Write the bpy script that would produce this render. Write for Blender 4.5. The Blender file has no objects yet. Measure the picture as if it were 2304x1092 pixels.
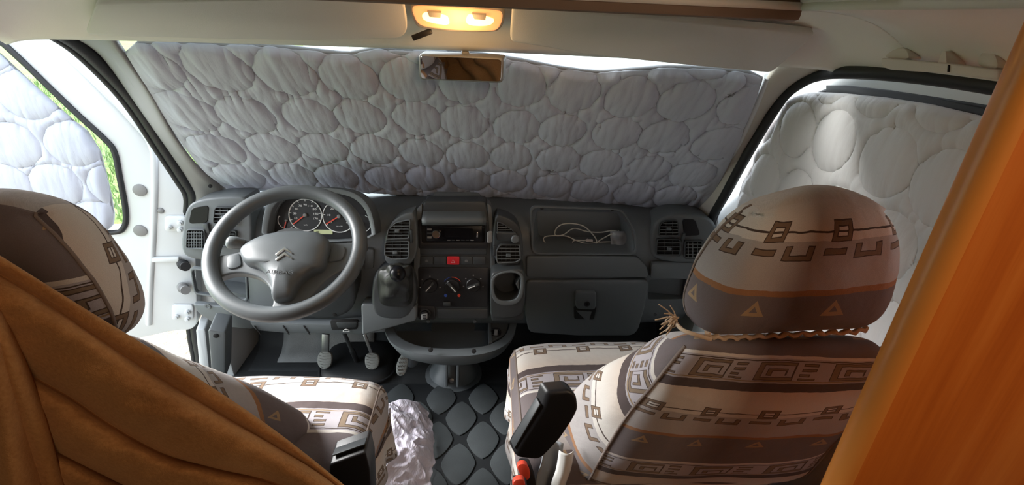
import bpy, bmesh, math, random
import numpy as np
from mathutils import Vector, Matrix, noise

random.seed(7)
scene = bpy.context.scene
COL = scene.collection
PI = math.pi

# ------------------------------------------------------------------ camera
F_PX = 1100.0
PITCH, YAW, ROLL = math.radians(25), math.radians(3.8), math.radians(2.5)
CAM = Vector((.08, 0, 1.35))
FW = Vector((math.sin(YAW)*math.cos(PITCH), math.cos(YAW)*math.cos(PITCH), -math.sin(PITCH)))
R0 = Vector((math.cos(YAW), -math.sin(YAW), 0))
U0 = R0.cross(FW)
RT = R0*math.cos(ROLL)+U0*math.sin(ROLL)
UP = U0*math.cos(ROLL)-R0*math.sin(ROLL)
cam = bpy.data.objects.new('camera', bpy.data.cameras.new('camera'))
COL.objects.link(cam)
cam.data.sensor_fit = 'HORIZONTAL'
cam.data.sensor_width = 36
cam.data.lens = 36*F_PX/2304
cam.data.clip_start = .01
cam.matrix_world = Matrix(((RT.x, UP.x, -FW.x, CAM.x), (RT.y, UP.y, -FW.y, CAM.y), (RT.z, UP.z, -FW.z, CAM.z), (0, 0, 0, 1)))
scene.camera = cam

# ------------------------------------------------------------------ sky, lights, exposure
world = bpy.data.worlds.new('sky'); scene.world = world
world.use_nodes = True
wn = world.node_tree.nodes; wn.clear()
wo = wn.new('ShaderNodeOutputWorld'); wb = wn.new('ShaderNodeBackground')
wt = wn.new('ShaderNodeTexCoord'); ws = wn.new('ShaderNodeSeparateXYZ'); wr = wn.new('ShaderNodeValToRGB')
wl = world.node_tree.links
wl.new(wt.outputs['Generated'], ws.inputs[0]); wl.new(ws.outputs['Z'], wr.inputs[0])
wr.color_ramp.elements[0].color = (.88, .94, 1, 1); wr.color_ramp.elements[1].color = (.76, .87, 1, 1)
wl.new(wr.outputs[0], wb.inputs[0]); wl.new(wb.outputs[0], wo.inputs[0])
wb.inputs[1].default_value = 4.5

def area(name, loc, target, sx, sy, power, col, portal=False):
    L = bpy.data.lights.new(name, 'AREA'); L.shape = 'RECTANGLE'; L.size = sx; L.size_y = sy
    L.energy = power; L.color = col
    o = bpy.data.objects.new(name, L); COL.objects.link(o); o.location = loc
    o.rotation_euler = (Vector(target)-Vector(loc)).to_track_quat('-Z', 'Y').to_euler()
    if portal: L.cycles.is_portal = True
    return o
sun = bpy.data.objects.new('sun', bpy.data.lights.new('sun', 'SUN')); COL.objects.link(sun)
sun.data.energy = 18.0; sun.data.angle = math.radians(42); sun.data.color = (1, .98, .95)
sun.rotation_euler = Vector((.85, -.15, -.52)).to_track_quat('-Z', 'Y').to_euler()
# added warm fill light in the unseen living area behind the cab
area('rear_fill_light', (.62, -.62, 1.72), (.55, .6, .75), .4, .3, 5.5, (1, .72, .48))
scene.view_settings.view_transform = 'Standard'; scene.view_settings.look = 'None'
scene.view_settings.gamma = 1; scene.view_settings.use_curve_mapping = False
scene.view_settings.exposure = 0.12
scene.cycles.max_bounces = 10; scene.cycles.diffuse_bounces = 6; scene.cycles.transparent_max_bounces = 12

# ------------------------------------------------------------------ measuring (points on real planes of the cab)
def ray(x, y): return (FW*F_PX+RT*(x-1152)+UP*(546-y))/F_PX
def onP(x, y, p0, n):
    r = ray(x, y); n = Vector(n); return CAM+r*((Vector(p0)-CAM).dot(n)/r.dot(n))
def onY(x, y, Y): return onP(x, y, (0, Y, 0), (0, 1, 0))
def onX(x, y, X): return onP(x, y, (X, 0, 0), (1, 0, 0))
def onZ(x, y, Z): return onP(x, y, (0, 0, Z), (0, 0, 1))
class Plane:
    def __init__(s, p0, n): s.p = Vector(p0); s.n = Vector(n).normalized()
    def __call__(s, x, y): return onP(x, y, s.p, s.n)
    def off(s, d): return Plane(s.p+s.n*d, s.n)
def tiltplane(Y, z, deg, x=0):
    a = math.radians(deg); return Plane((x, Y, z), (0, -math.cos(a), math.sin(a)))

# ------------------------------------------------------------------ object helpers
WL = {}
def tag(o, label=None, cat=None, group=None, kind=None):
    if label: o['label'] = label
    if cat: o['category'] = cat
    if group: o['group'] = group
    if kind: o['kind'] = kind
    return o
def link(name, data, parent=None, base=None):
    o = bpy.data.objects.new(name, data); COL.objects.link(o)
    w = Vector(base) if base is not None else Vector((0, 0, 0))
    WL[o] = w
    if parent is not None:
        o.parent = parent; o.matrix_parent_inverse = Matrix.Identity(4)
        o.location = w-WL[parent]
    else: o.location = w
    return o
def thing(name, label, cat, loc, group=None):
    o = link(name, None, None, loc); o.empty_display_size = .05
    return tag(o, label, cat, group)
def struct(o): o['kind'] = 'structure'; return o
def finish(name, me, mat, parent=None, angle=40, label=None):
    if mat is not None and not me.materials: me.materials.append(mat)
    if angle is not None:
        for p in me.polygons: p.use_smooth = True
        if angle < 180: me.set_sharp_from_angle(angle=math.radians(angle))
    xs = np.empty(len(me.vertices)*3, dtype=np.float32); me.vertices.foreach_get('co', xs); xs = xs.reshape(-1, 3)
    lo, hi = xs.min(0), xs.max(0)
    base = Vector(((lo[0]+hi[0])/2, (lo[1]+hi[1])/2, lo[2]))
    me.transform(Matrix.Translation(-base))
    o = link(name, me, parent, base)
    if label: o['label'] = label
    return o
def bmobj(name, bm, mat, parent=None, angle=40, label=None, keep=False):
    me = bpy.data.meshes.new(name); 
    if not keep: bmesh.ops.recalc_face_normals(bm, faces=bm.faces[:])
    bm.to_mesh(me); bm.free()
    return finish(name, me, mat, parent, angle, label)

def chaikin(pts, it=2, closed=True):
    pts = [Vector(p) for p in pts]
    for _ in range(it):
        q = []; n = len(pts)
        if not closed: q.append(pts[0])
        for i in range(n if closed else n-1):
            a, b = pts[i], pts[(i+1) % n]
            q += [a*.75+b*.25, a*.25+b*.75]
        if not closed: q.append(pts[-1])
        pts = q
    return pts
def catmull(pts, n=8, closed=False):
    P = [Vector(p) for p in pts]; N = len(P); out = []
    for i in range(N if closed else N-1):
        if closed: a, b, c, d = P[(i-1) % N], P[i], P[(i+1) % N], P[(i+2) % N]
        else: a, b, c, d = P[max(i-1, 0)], P[i], P[i+1], P[min(i+2, N-1)]
        for k in range(n):
            t = k/n
            out.append(.5*((2*b)+(c-a)*t+(2*a-5*b+4*c-d)*t*t+(3*b-a-3*c+d)*t**3))
    if not closed: out.append(P[-1])
    return out
def roundpoly(pts, r, n=4):
    """rounds each corner of a 2-D polygon by r (same units)"""
    out = []; N = len(pts); P = [Vector(p) for p in pts]
    for i in range(N):
        p, a, b = P[i], P[i-1], P[(i+1) % N]
        da, db = (a-p), (b-p)
        ra = min(r, da.length*.45); rb = min(r, db.length*.45)
        s, e = p+da.normalized()*ra, p+db.normalized()*rb
        for k in range(n+1):
            t = k/n; out.append(s*(1-t)**2+p*2*t*(1-t)+e*t*t)
    return out
def rect(x0, y0, x1, y1, r=0, n=4):
    p = [(x0, y0), (x1, y0), (x1, y1), (x0, y1)]
    return roundpoly(p, r, n) if r else [Vector(q) for q in p]

def prism_bm(loop, vec, bevel=0, seg=2, back=True):
    bm = bmesh.new(); n = len(loop); vec = Vector(vec)
    a = [bm.verts.new(p) for p in loop]; b = [bm.verts.new(Vector(p)+vec) for p in loop]
    f = bm.faces.new(a)
    if back: bm.faces.new(b[::-1])
    for i in range(n): bm.faces.new((a[i], b[i], b[(i+1) % n], a[(i+1) % n]))
    bmesh.ops.recalc_face_normals(bm, faces=bm.faces[:])
    if bevel:
        bm.edges.ensure_lookup_table()
        ed = [e for e in f.edges]
        bmesh.ops.bevel(bm, geom=ed, offset=bevel, segments=seg, profile=.5, affect='EDGES', clamp_overlap=True)
    return bm
def prism(name, px, pl, depth, mat, parent=None, bevel=.003, seg=2, lift=0, angle=40, label=None):
    """solid panel: outline measured on plane pl, running depth away from the viewer"""
    q = pl.off(lift) if lift else pl
    loop = [q(p[0], p[1]) for p in px]
    return bmobj(name, prism_bm(loop, -q.n*depth, bevel, seg), mat, parent, angle, label)
def ring_prism(name, outer, inner, pl, depth, mat, parent=None, lift=0, bevel=.002, label=None, ilift=0):
    q = pl.off(lift); n = len(outer); assert len(inner) == n
    bm = bmesh.new()
    A = [bm.verts.new(q(*p)) for p in outer]; B = [bm.verts.new(q(*p)+q.n*ilift) for p in inner]
    A2 = [bm.verts.new(v.co-q.n*depth) for v in A]; B2 = [bm.verts.new(v.co-q.n*depth) for v in B]
    ed = []
    for i in range(n):
        j = (i+1) % n
        bm.faces.new((A[i], A[j], B[j], B[i])); bm.faces.new((A2[i], B2[i], B2[j], A2[j]))
        bm.faces.new((A[i], A2[i], A2[j], A[j])); bm.faces.new((B[i], B[j], B2[j], B2[i]))
    bmesh.ops.recalc_face_normals(bm, faces=bm.faces[:])
    if bevel:
        bm.edges.ensure_lookup_table(); sa = set(A); sb = set(B)
        ed = [e for e in bm.edges if (e.verts[0] in sa and e.verts[1] in sa) or (e.verts[0] in sb and e.verts[1] in sb)]
        bmesh.ops.bevel(bm, geom=ed, offset=bevel, segments=2, profile=.5, affect='EDGES', clamp_overlap=True)
    return bmobj(name, bm, mat, parent, 40, label)
def scalepoly(pts, k, kx=None):
    c = sum((Vector(p) for p in pts), Vector((0, 0)))/len(pts)
    return [Vector((c.x+(p[0]-c.x)*(kx if kx else k), c.y+(p[1]-c.y)*k)) for p in pts]

def tube_bm(bm, pts, r, closed=False, seg=8, cap=True, flat=None):
    pts = [Vector(p) for p in pts]; n = len(pts)
    rings = []; prev = None
    for i in range(n):
        if closed: t = (pts[(i+1) % n]-pts[i-1])
        else: t = pts[min(i+1, n-1)]-pts[max(i-1, 0)]
        t.normalize()
        if prev is None:
            u = t.orthogonal().normalized()
        else:
            u = (prev-t*prev.dot(t))
            u = u.normalized() if u.length > 1e-6 else t.orthogonal().normalized()
        prev = u; v = t.cross(u)
        rr = r[i] if hasattr(r, '__len__') else r
        rings.append([bm.verts.new(pts[i]+u*math.cos(2*PI*k/seg)*rr+v*math.sin(2*PI*k/seg)*rr) for k in range(seg)])
    if closed:      # choose the best rotation to close
        best = min(range(seg), key=lambda s: (rings[-1][0].co-rings[0][s].co).length)
    for i in range(n if closed else n-1):
        a = rings[i]; b = rings[(i+1) % n]; s = best if (closed and i == n-1) else 0
        for k in range(seg):
            bm.faces.new((a[k], a[(k+1) % seg], b[(k+1+s) % seg], b[(k+s) % seg]))
    if not closed and cap:
        bm.faces.new(rings[0][::-1]); bm.faces.new(rings[-1])
def tube(name, pts, r, mat, parent=None, closed=False, seg=8, label=None):
    bm = bmesh.new(); tube_bm(bm, pts, r, closed, seg)
    return bmobj(name, bm, mat, parent, 60, label)
def axes(n):
    n = Vector(n).normalized(); u = Vector((1, 0, 0)); u = (u-n*u.dot(n)).normalized(); return u, n.cross(u), n
def lathe_bm(bm, prof, c, ax, seg=24, cap=True):
    u, v, n = axes(ax); c = Vector(c); rings = []
    for r, h in prof:
        rings.append([bm.verts.new(c+n*h+(u*math.cos(2*PI*k/seg)+v*math.sin(2*PI*k/seg))*r) for k in range(seg)])
    for a, b in zip(rings, rings[1:]):
        for k in range(seg): bm.faces.new((a[k], a[(k+1) % seg], b[(k+1) % seg], b[k]))
    if cap: bm.faces.new(rings[0][::-1]); bm.faces.new(rings[-1])
def lathe(name, prof, c, ax, mat, parent=None, seg=24, angle=35, label=None):
    bm = bmesh.new(); lathe_bm(bm, prof, c, ax, seg)
    return bmobj(name, bm, mat, parent, angle, label)
def box_bm(bm, c, h, ax=None):
    c = Vector(c); X, Y, Z = ax if ax else (Vector((1, 0, 0)), Vector((0, 1, 0)), Vector((0, 0, 1)))
    vs = [bm.verts.new(c+X*h[0]*i+Y*h[1]*j+Z*h[2]*k) for i in (-1, 1) for j in (-1, 1) for k in (-1, 1)]
    for f in ((0, 1, 3, 2), (4, 6, 7, 5), (0, 4, 5, 1), (2, 3, 7, 6), (0, 2, 6, 4), (1, 5, 7, 3)): bm.faces.new([vs[i] for i in f])
def box(name, c, h, mat, parent=None, bevel=.003, ax=None, label=None, seg=2):
    bm = bmesh.new(); box_bm(bm, c, h, ax); bmesh.ops.recalc_face_normals(bm, faces=bm.faces[:])
    if bevel: bmesh.ops.bevel(bm, geom=bm.edges[:], offset=bevel, segments=seg, profile=.5, affect='EDGES', clamp_overlap=True)
    return bmobj(name, bm, mat, parent, 40, label)
def bar(name, a, b, w, t, up, mat, parent=None, bevel=0, label=None):
    """box from a to b, w across, t along up"""
    a, b = Vector(a), Vector(b); d = (b-a); L = d.length; X = d.normalized(); Z = Vector(up); Z = (Z-X*Z.dot(X)).normalized(); Y = Z.cross(X)
    return box(name, (a+b)/2, (L/2, w/2, t/2), mat, parent, bevel, (X, Y, Z), label)
def gridobj(name, fn, nu, nv, mat, parent=None, thick=0, angle=180, uv=None, closed_u=False, label=None):
    vs = [fn(i/nu, j/nv) for j in range(nv+1) for i in range(nu+1)]
    fs = [(j*(nu+1)+i, j*(nu+1)+i+1, (j+1)*(nu+1)+i+1, (j+1)*(nu+1)+i) for j in range(nv) for i in range(nu)]
    me = bpy.data.meshes.new(name); me.from_pydata([tuple(v) for v in vs], [], fs)
    if uv:
        l = me.uv_layers.new(name='UVMap')
        uvs = [uv(i/nu, j/nv) for j in range(nv+1) for i in range(nu+1)]
        for lp in me.loops: l.data[lp.index].uv = uvs[lp.vertex_index]
    o = finish(name, me, mat, parent, angle, label)
    if thick:
        m = o.modifiers.new('thickness', 'SOLIDIFY'); m.thickness = thick; m.offset = -1
    return o
def softbox(name, h, r, n, mapf, uvf, mat, parent=None, label=None):
    """rounded box, half sizes h, corner radius r; mapf puts local points into the world; uvf(face, local) gives metres of cloth"""
    bm = bmesh.new(); uvl = bm.loops.layers.uv.new('UVMap')
    H = Vector(h)
    for ax in range(3):
        for s in (-1, 1):
            o1, o2 = [(1, 2), (2, 0), (0, 1)][ax]
            g = {}
            for i in range(n+1):
                for j in range(n+1):
                    a = math.sin((i/n-.5)*PI*.92)/math.sin(PI*.46); b = math.sin((j/n-.5)*PI*.92)/math.sin(PI*.46)
                    p = [0, 0, 0]; p[ax] = s*H[ax]; p[o1] = a*H[o1]; p[o2] = b*H[o2]
                    p = Vector(p)
                    q = Vector([max(-(H[k]-r), min(H[k]-r, p[k])) if H[k] > r else 0 for k in range(3)])
                    d = p-q
                    p2 = q+d.normalized()*min(r, min(H)) if d.length > 1e-9 else p
                    g[i, j] = (bm.verts.new(mapf(p2)), p2)
            for i in range(n):
                for j in range(n):
                    ks = [(i, j), (i+1, j), (i+1, j+1), (i, j+1)]
                    f = bm.faces.new([g[k][0] for k in ks])
                    for lp, k in zip(f.loops, ks): lp[uvl].uv = uvf((ax, s), g[k][1])
    bmesh.ops.remove_doubles(bm, verts=bm.verts[:], dist=1e-5)
    return bmobj(name, bm, mat, parent, 180, label)
def text(name, s, size, org, xd, yd, mat, parent, depth=.0004, align='CENTER', sx=1.0):
    cu = bpy.data.curves.new(name, 'FONT'); cu.body = s; cu.size = size; cu.extrude = depth; cu.align_x = align; cu.align_y = 'CENTER'; cu.resolution_u = 2
    t = bpy.data.objects.new('tmp', cu); COL.objects.link(t)
    bpy.context.view_layer.update()
    me = bpy.data.meshes.new_from_object(t.evaluated_get(bpy.context.evaluated_depsgraph_get()))
    bpy.data.objects.remove(t); bpy.data.curves.remove(cu)
    X = Vector(xd).normalized(); Y = Vector(yd).normalized(); Z = X.cross(Y)
    me.transform(Matrix(((X.x*sx, Y.x, Z.x, org[0]), (X.y*sx, Y.y, Z.y, org[1]), (X.z*sx, Y.z, Z.z, org[2]), (0, 0, 0, 1))))
    me.name = name
    return finish(name, me, mat, parent, None)
def polyscan(px, y):
    xs = []; n = len(px)
    for i in range(n):
        a, b = px[i], px[(i+1) % n]
        if (a[1] <= y) != (b[1] <= y): xs.append(a[0]+(y-a[1])/(b[1]-a[1])*(b[0]-a[0]))
    return (min(xs), max(xs)) if len(xs) > 1 else None

# ------------------------------------------------------------------ materials
class NT:
    def __init__(s, name):
        s.m = bpy.data.materials.new(name); s.m.use_nodes = True; s.t = s.m.node_tree; s.n = s.t.nodes
        s.b = s.n['Principled BSDF']
    def new(s, typ, **kw):
        x = s.n.new(typ)
        for k, v in kw.items(): setattr(x, k, v)
        return x
    def put(s, sock, v):
        if isinstance(v, bpy.types.NodeSocket): s.t.links.new(v, sock)
        else: sock.default_value = v
    def op(s, o, a, b=None, c=None, clamp=False):
        x = s.new('ShaderNodeMath', operation=o, use_clamp=clamp); s.put(x.inputs[0], a)
        if b is not None: s.put(x.inputs[1], b)
        if c is not None: s.put(x.inputs[2], c)
        return x.outputs[0]
    def mix(s, f, a, b):
        x = s.new('ShaderNodeMix', data_type='RGBA'); s.put(x.inputs[0], f)
        s.put(x.inputs[6], a if isinstance(a, bpy.types.NodeSocket) else (*a, 1)); s.put(x.inputs[7], b if isinstance(b, bpy.types.NodeSocket) else (*b, 1))
        return x.outputs[2]
    def noise(s, scale, detail=3, vec=None, rough=.5):
        x = s.new('ShaderNodeTexNoise'); x.inputs['Scale'].default_value = scale; x.inputs['Detail'].default_value = detail; x.inputs['Roughness'].default_value = rough
        if vec is not None: s.t.links.new(vec, x.inputs['Vector'])
        return x.outputs['Fac']
    def coord(s, which='Object', scale=None):
        x = s.new('ShaderNodeTexCoord').outputs[which]
        if scale:
            m = s.new('ShaderNodeMapping'); m.inputs['Scale'].default_value = scale; s.t.links.new(x, m.inputs[0]); x = m.outputs[0]
        return x
    def bump(s, h, strength, dist):
        x = s.new('ShaderNodeBump'); x.inputs['Strength'].default_value = strength; x.inputs['Distance'].default_value = dist
        s.t.links.new(h, x.inputs['Height']); s.t.links.new(x.outputs[0], s.b.inputs['Normal'])
    def ramp(s, f, stops):
        x = s.new('ShaderNodeValToRGB'); s.t.links.new(f, x.inputs[0]); e = x.color_ramp.elements
        while len(e) < len(stops): e.new(.5)
        for k, (p, c) in enumerate(stops): e[k].position = p; e[k].color = (*c, 1)
        return x.outputs[0]
def mat(name, col, rough=.5, metal=0, var=.08, vs=6, bump=0, bs=400, bd=.0006, spec=.5, emit=None, es=0, coat=0):
    t = NT(name); b = t.b
    f = t.noise(vs, 4, t.coord())
    c = t.mix(f, [max(0, x*(1-var)) for x in col], [min(1, x*(1+var)) for x in col])
    t.put(b.inputs['Base Color'], c); b.inputs['Roughness'].default_value = rough; b.inputs['Metallic'].default_value = metal
    b.inputs['Specular IOR Level'].default_value = spec
    if coat: b.inputs['Coat Weight'].default_value = coat
    if emit: b.inputs['Emission Color'].default_value = (*emit, 1); b.inputs['Emission Strength'].default_value = es
    if bump: t.bump(t.noise(bs, 2, t.coord()), bump, bd)
    return t.m
M = {}
M['dash'] = mat('dash_plastic', (.105, .118, .126), .48, bump=.35, bs=900, bd=.0004, var=.06)
M['dash2'] = mat('dash_plastic_dark', (.040, .045, .049), .45, bump=.3, bs=900, bd=.0004)
M['dashlt'] = mat('dash_plastic_light', (.11, .122, .13), .45, bump=.3, bs=900, bd=.0004)
M['wheel'] = mat('wheel_foam', (.080, .092, .10), .42, bump=.4, bs=1100, bd=.0004, var=.04)
M['black'] = mat('black_plastic', (.014, .014, .016), .4, bump=.2, bs=700)
M['gloss'] = mat('gloss_black', (.006, .006, .008), .28, spec=.25)
M['dark'] = mat('recess_black', (.006, .006, .007), .8)
M['rubber'] = mat('black_rubber', (.012, .013, .015), .55, var=.2)
M['chrome'] = mat('chrome', (.75, .75, .76), .22, 1)
M['steel'] = mat('brushed_metal', (.38, .38, .38), .4, 1, var=.2)
M['pad'] = mat('pedal_rubber', (.20, .21, .20), .6, bump=.4, bs=300)
M['white'] = mat('white_paint', (.56, .585, .60), .3, var=.02, coat=.3)
M['print'] = mat('white_print', (.85, .86, .86), .5, var=.01)
M['red'] = mat('red_plastic', (.70, .075, .04), .35)
M['redlamp'] = mat('hazard_red', (.65, .02, .03), .35)
M['blue'] = mat('blue_print', (.03, .09, .45), .5)
M['lcd'] = mat('display_green', (.42, .46, .27), .3, emit=(.42, .48, .25), es=.25)
M['lining'] = mat('headliner', (.78, .77, .73), .8, bump=.3, bs=500, var=.05, vs=3)
M['visor'] = mat('visor_vinyl', (.64, .65, .64), .7, bump=.4, bs=600, var=.04, vs=3)
M['lamphouse'] = mat('lamp_housing', (.42, .38, .33), .6)
M['trimgrey'] = mat('pillar_plastic', (.20, .20, .20), .5, bump=.3, bs=500)
M['trimbeige'] = mat('pillar_plastic_pale', (.46, .43, .38), .55, bump=.3, bs=500)
M['brown'] = mat('loft_edge', (.20, .14, .10), .7)
M['offwhite'] = mat('handle_plastic', (.60, .57, .53), .45)
M['carpet'] = mat('carpet', (.030, .034, .037), .95, bump=1, bs=900, bd=.003, var=.3, vs=20)
M['matbase'] = mat('mat_rubber', (.010, .012, .014), .6, bump=.4, bs=300)
M['matpad'] = mat('mat_pad', (.040, .048, .052), .85, bump=.6, bs=700, bd=.001, var=.2, vs=15)
M['metalfloor'] = mat('grey_insert', (.16, .17, .17), .8, bump=.6, bs=300, bd=.002, var=.4, vs=12)
M['cable'] = mat('white_cable', (.62, .61, .55), .4)
M['plastic_bag'] = mat('clear_bag', (.25, .26, .28), .15)
M['roomwall'] = mat('living_wall', (.20, .14, .10), .7)
M['cream'] = mat('buckle_body', (.05, .05, .05), .4)
M['fringe'] = mat('cream_yarn', (.55, .42, .30), .9)
M['piping'] = mat('seam_cord', (.20, .16, .14), .9)
M['webbing'] = mat('belt_webbing', (.30, .33, .36), .7)
M['fraywhite'] = mat('belt_lining', (.62, .62, .60), .8)
M['wallpale'] = mat('pale_boards', (.72, .76, .72), .6)

def lamp_mat():
    t = NT('lamp_lens'); b = t.b
    b.inputs['Base Color'].default_value = (.9, .55, .3, 1); b.inputs['Roughness'].default_value = .35
    b.inputs['Emission Color'].default_value = (1, .38, .12, 1); b.inputs['Emission Strength'].default_value = .75
    return t.m
M['lens'] = lamp_mat()
M['bulb'] = mat('lamp_glow', (1, .8, .5), .4, emit=(1, .66, .26), es=2.6)
def glass_mat(name, tint):
    t = NT(name); t.n.remove(t.b); out = t.n['Material Output']
    tr = t.new('ShaderNodeBsdfTransparent'); tr.inputs[0].default_value = (*tint, 1)
    gl = t.new('ShaderNodeBsdfGlossy'); gl.inputs['Roughness'].default_value = .02
    mx = t.new('ShaderNodeMixShader'); mx.inputs[0].default_value = .06
    t.t.links.new(tr.outputs[0], mx.inputs[1]); t.t.links.new(gl.outputs[0], mx.inputs[2]); t.t.links.new(mx.outputs[0], out.inputs[0])
    return t.m
M['glass'] = glass_mat('clear_glass', (.92, .96, .94)); M['smoked'] = glass_mat('gauge_glass', (.95, .95, .95))
M['mirror'] = mat('mirror_glass', (.86, .86, .86), .02, 1, var=0)

def quilt_mat(name, col):
    t = NT(name); b = t.b
    f = t.noise(5, 4, t.coord())
    t.put(b.inputs['Base Color'], t.mix(f, [x*.93 for x in col], [min(1, x*1.06) for x in col]))
    b.inputs['Roughness'].default_value = .52; b.inputs['Sheen Weight'].default_value = .25; b.inputs['Specular IOR Level'].default_value = .4
    n = t.op('ADD', t.op('MULTIPLY', t.noise(1, 4, t.coord('UV', (38, 9, 1)), .6), 1.0), t.op('MULTIPLY', t.noise(30, 4, t.coord('UV')), .6))
    t.bump(n, .35, .006)
    return t.m
M['quilt'] = quilt_mat('silver_quilt', (.44, .47, .56)); M['quilt2'] = quilt_mat('white_quilt', (.60, .58, .58))
M['binding'] = mat('grey_binding', (.26, .27, .30), .6)

def wood_mat():
    t = NT('orange_wood'); b = t.b
    w = t.noise(1, 5, t.coord('Object', (26, 26, 1.6)), .55)
    w2 = t.noise(1, 4, t.coord('Object', (140, 140, 5)), .6)
    f = t.op('ADD', t.op('MULTIPLY', w, .7), t.op('MULTIPLY', w2, .3))
    t.put(b.inputs['Base Color'], t.ramp(f, [(.3, (.52, .115, .014)), (.5, (.66, .175, .024)), (.7, (.76, .24, .042))]))
    b.inputs['Roughness'].default_value = .33; t.bump(w2, .08, .001)
    return t.m
M['wood'] = wood_mat()
M['woodedge'] = mat('wood_edge', (.80, .30, .06), .32)
def velvet_mat():
    t = NT('curtain_cloth'); b = t.b
    f = t.op('ADD', t.op('MULTIPLY', t.noise(9, 4, t.coord()), .6), t.op('MULTIPLY', t.noise(260, 2, t.coord()), .4))
    t.put(b.inputs['Base Color'], t.ramp(f, [(.35, (.36, .165, .06)), (.65, (.54, .275, .105))]))
    b.inputs['Roughness'].default_value = .95; b.inputs['Sheen Weight'].default_value = .35; b.inputs['Sheen Tint'].default_value = (1, .6, .3, 1)
    b.inputs['Specular IOR Level'].default_value = .1
    t.bump(t.noise(700, 2, t.coord()), .5, .002)
    return t.m
M['curtain'] = velvet_mat()
def crumple_mat():
    t = NT('lilac_cloth'); b = t.b
    t.put(b.inputs['Base Color'], t.mix(t.noise(14, 4, t.coord()), (.66, .63, .76), (.78, .75, .86)))
    b.inputs['Roughness'].default_value = .9
    v = t.new('ShaderNodeTexVoronoi', feature='DISTANCE_TO_EDGE'); v.inputs['Scale'].default_value = 22
    t.bump(t.op('ADD', t.noise(26, 5, t.coord()), t.op('MULTIPLY', v.outputs[0], .5)), .4, .012)
    return t.m
M['lilac'] = crumple_mat()
def ground_mat(name, stops, s1, s2, bd):
    t = NT(name); f = t.op('ADD', t.op('MULTIPLY', t.noise(s1, 5, t.coord()), .55), t.op('MULTIPLY', t.noise(s2, 4, t.coord()), .45))
    t.put(t.b.inputs['Base Color'], t.ramp(f, stops)); t.b.inputs['Roughness'].default_value = .95
    t.bump(t.noise(s2, 4, t.coord()), .8, bd)
    return t.m
M['lawn'] = ground_mat('lawn', [(.3, (.05, .10, .013)), (.5, (.11, .18, .03)), (.68, (.22, .27, .08))], .8, 9, .05)
M['gravel'] = ground_mat('gravel', [(.3, (.09, .07, .05)), (.5, (.20, .17, .13)), (.7, (.32, .29, .24))], 2, 25, .03)
M['grass'] = mat('grass_blade', (.12, .21, .035), .7, var=.5, vs=3)

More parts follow.
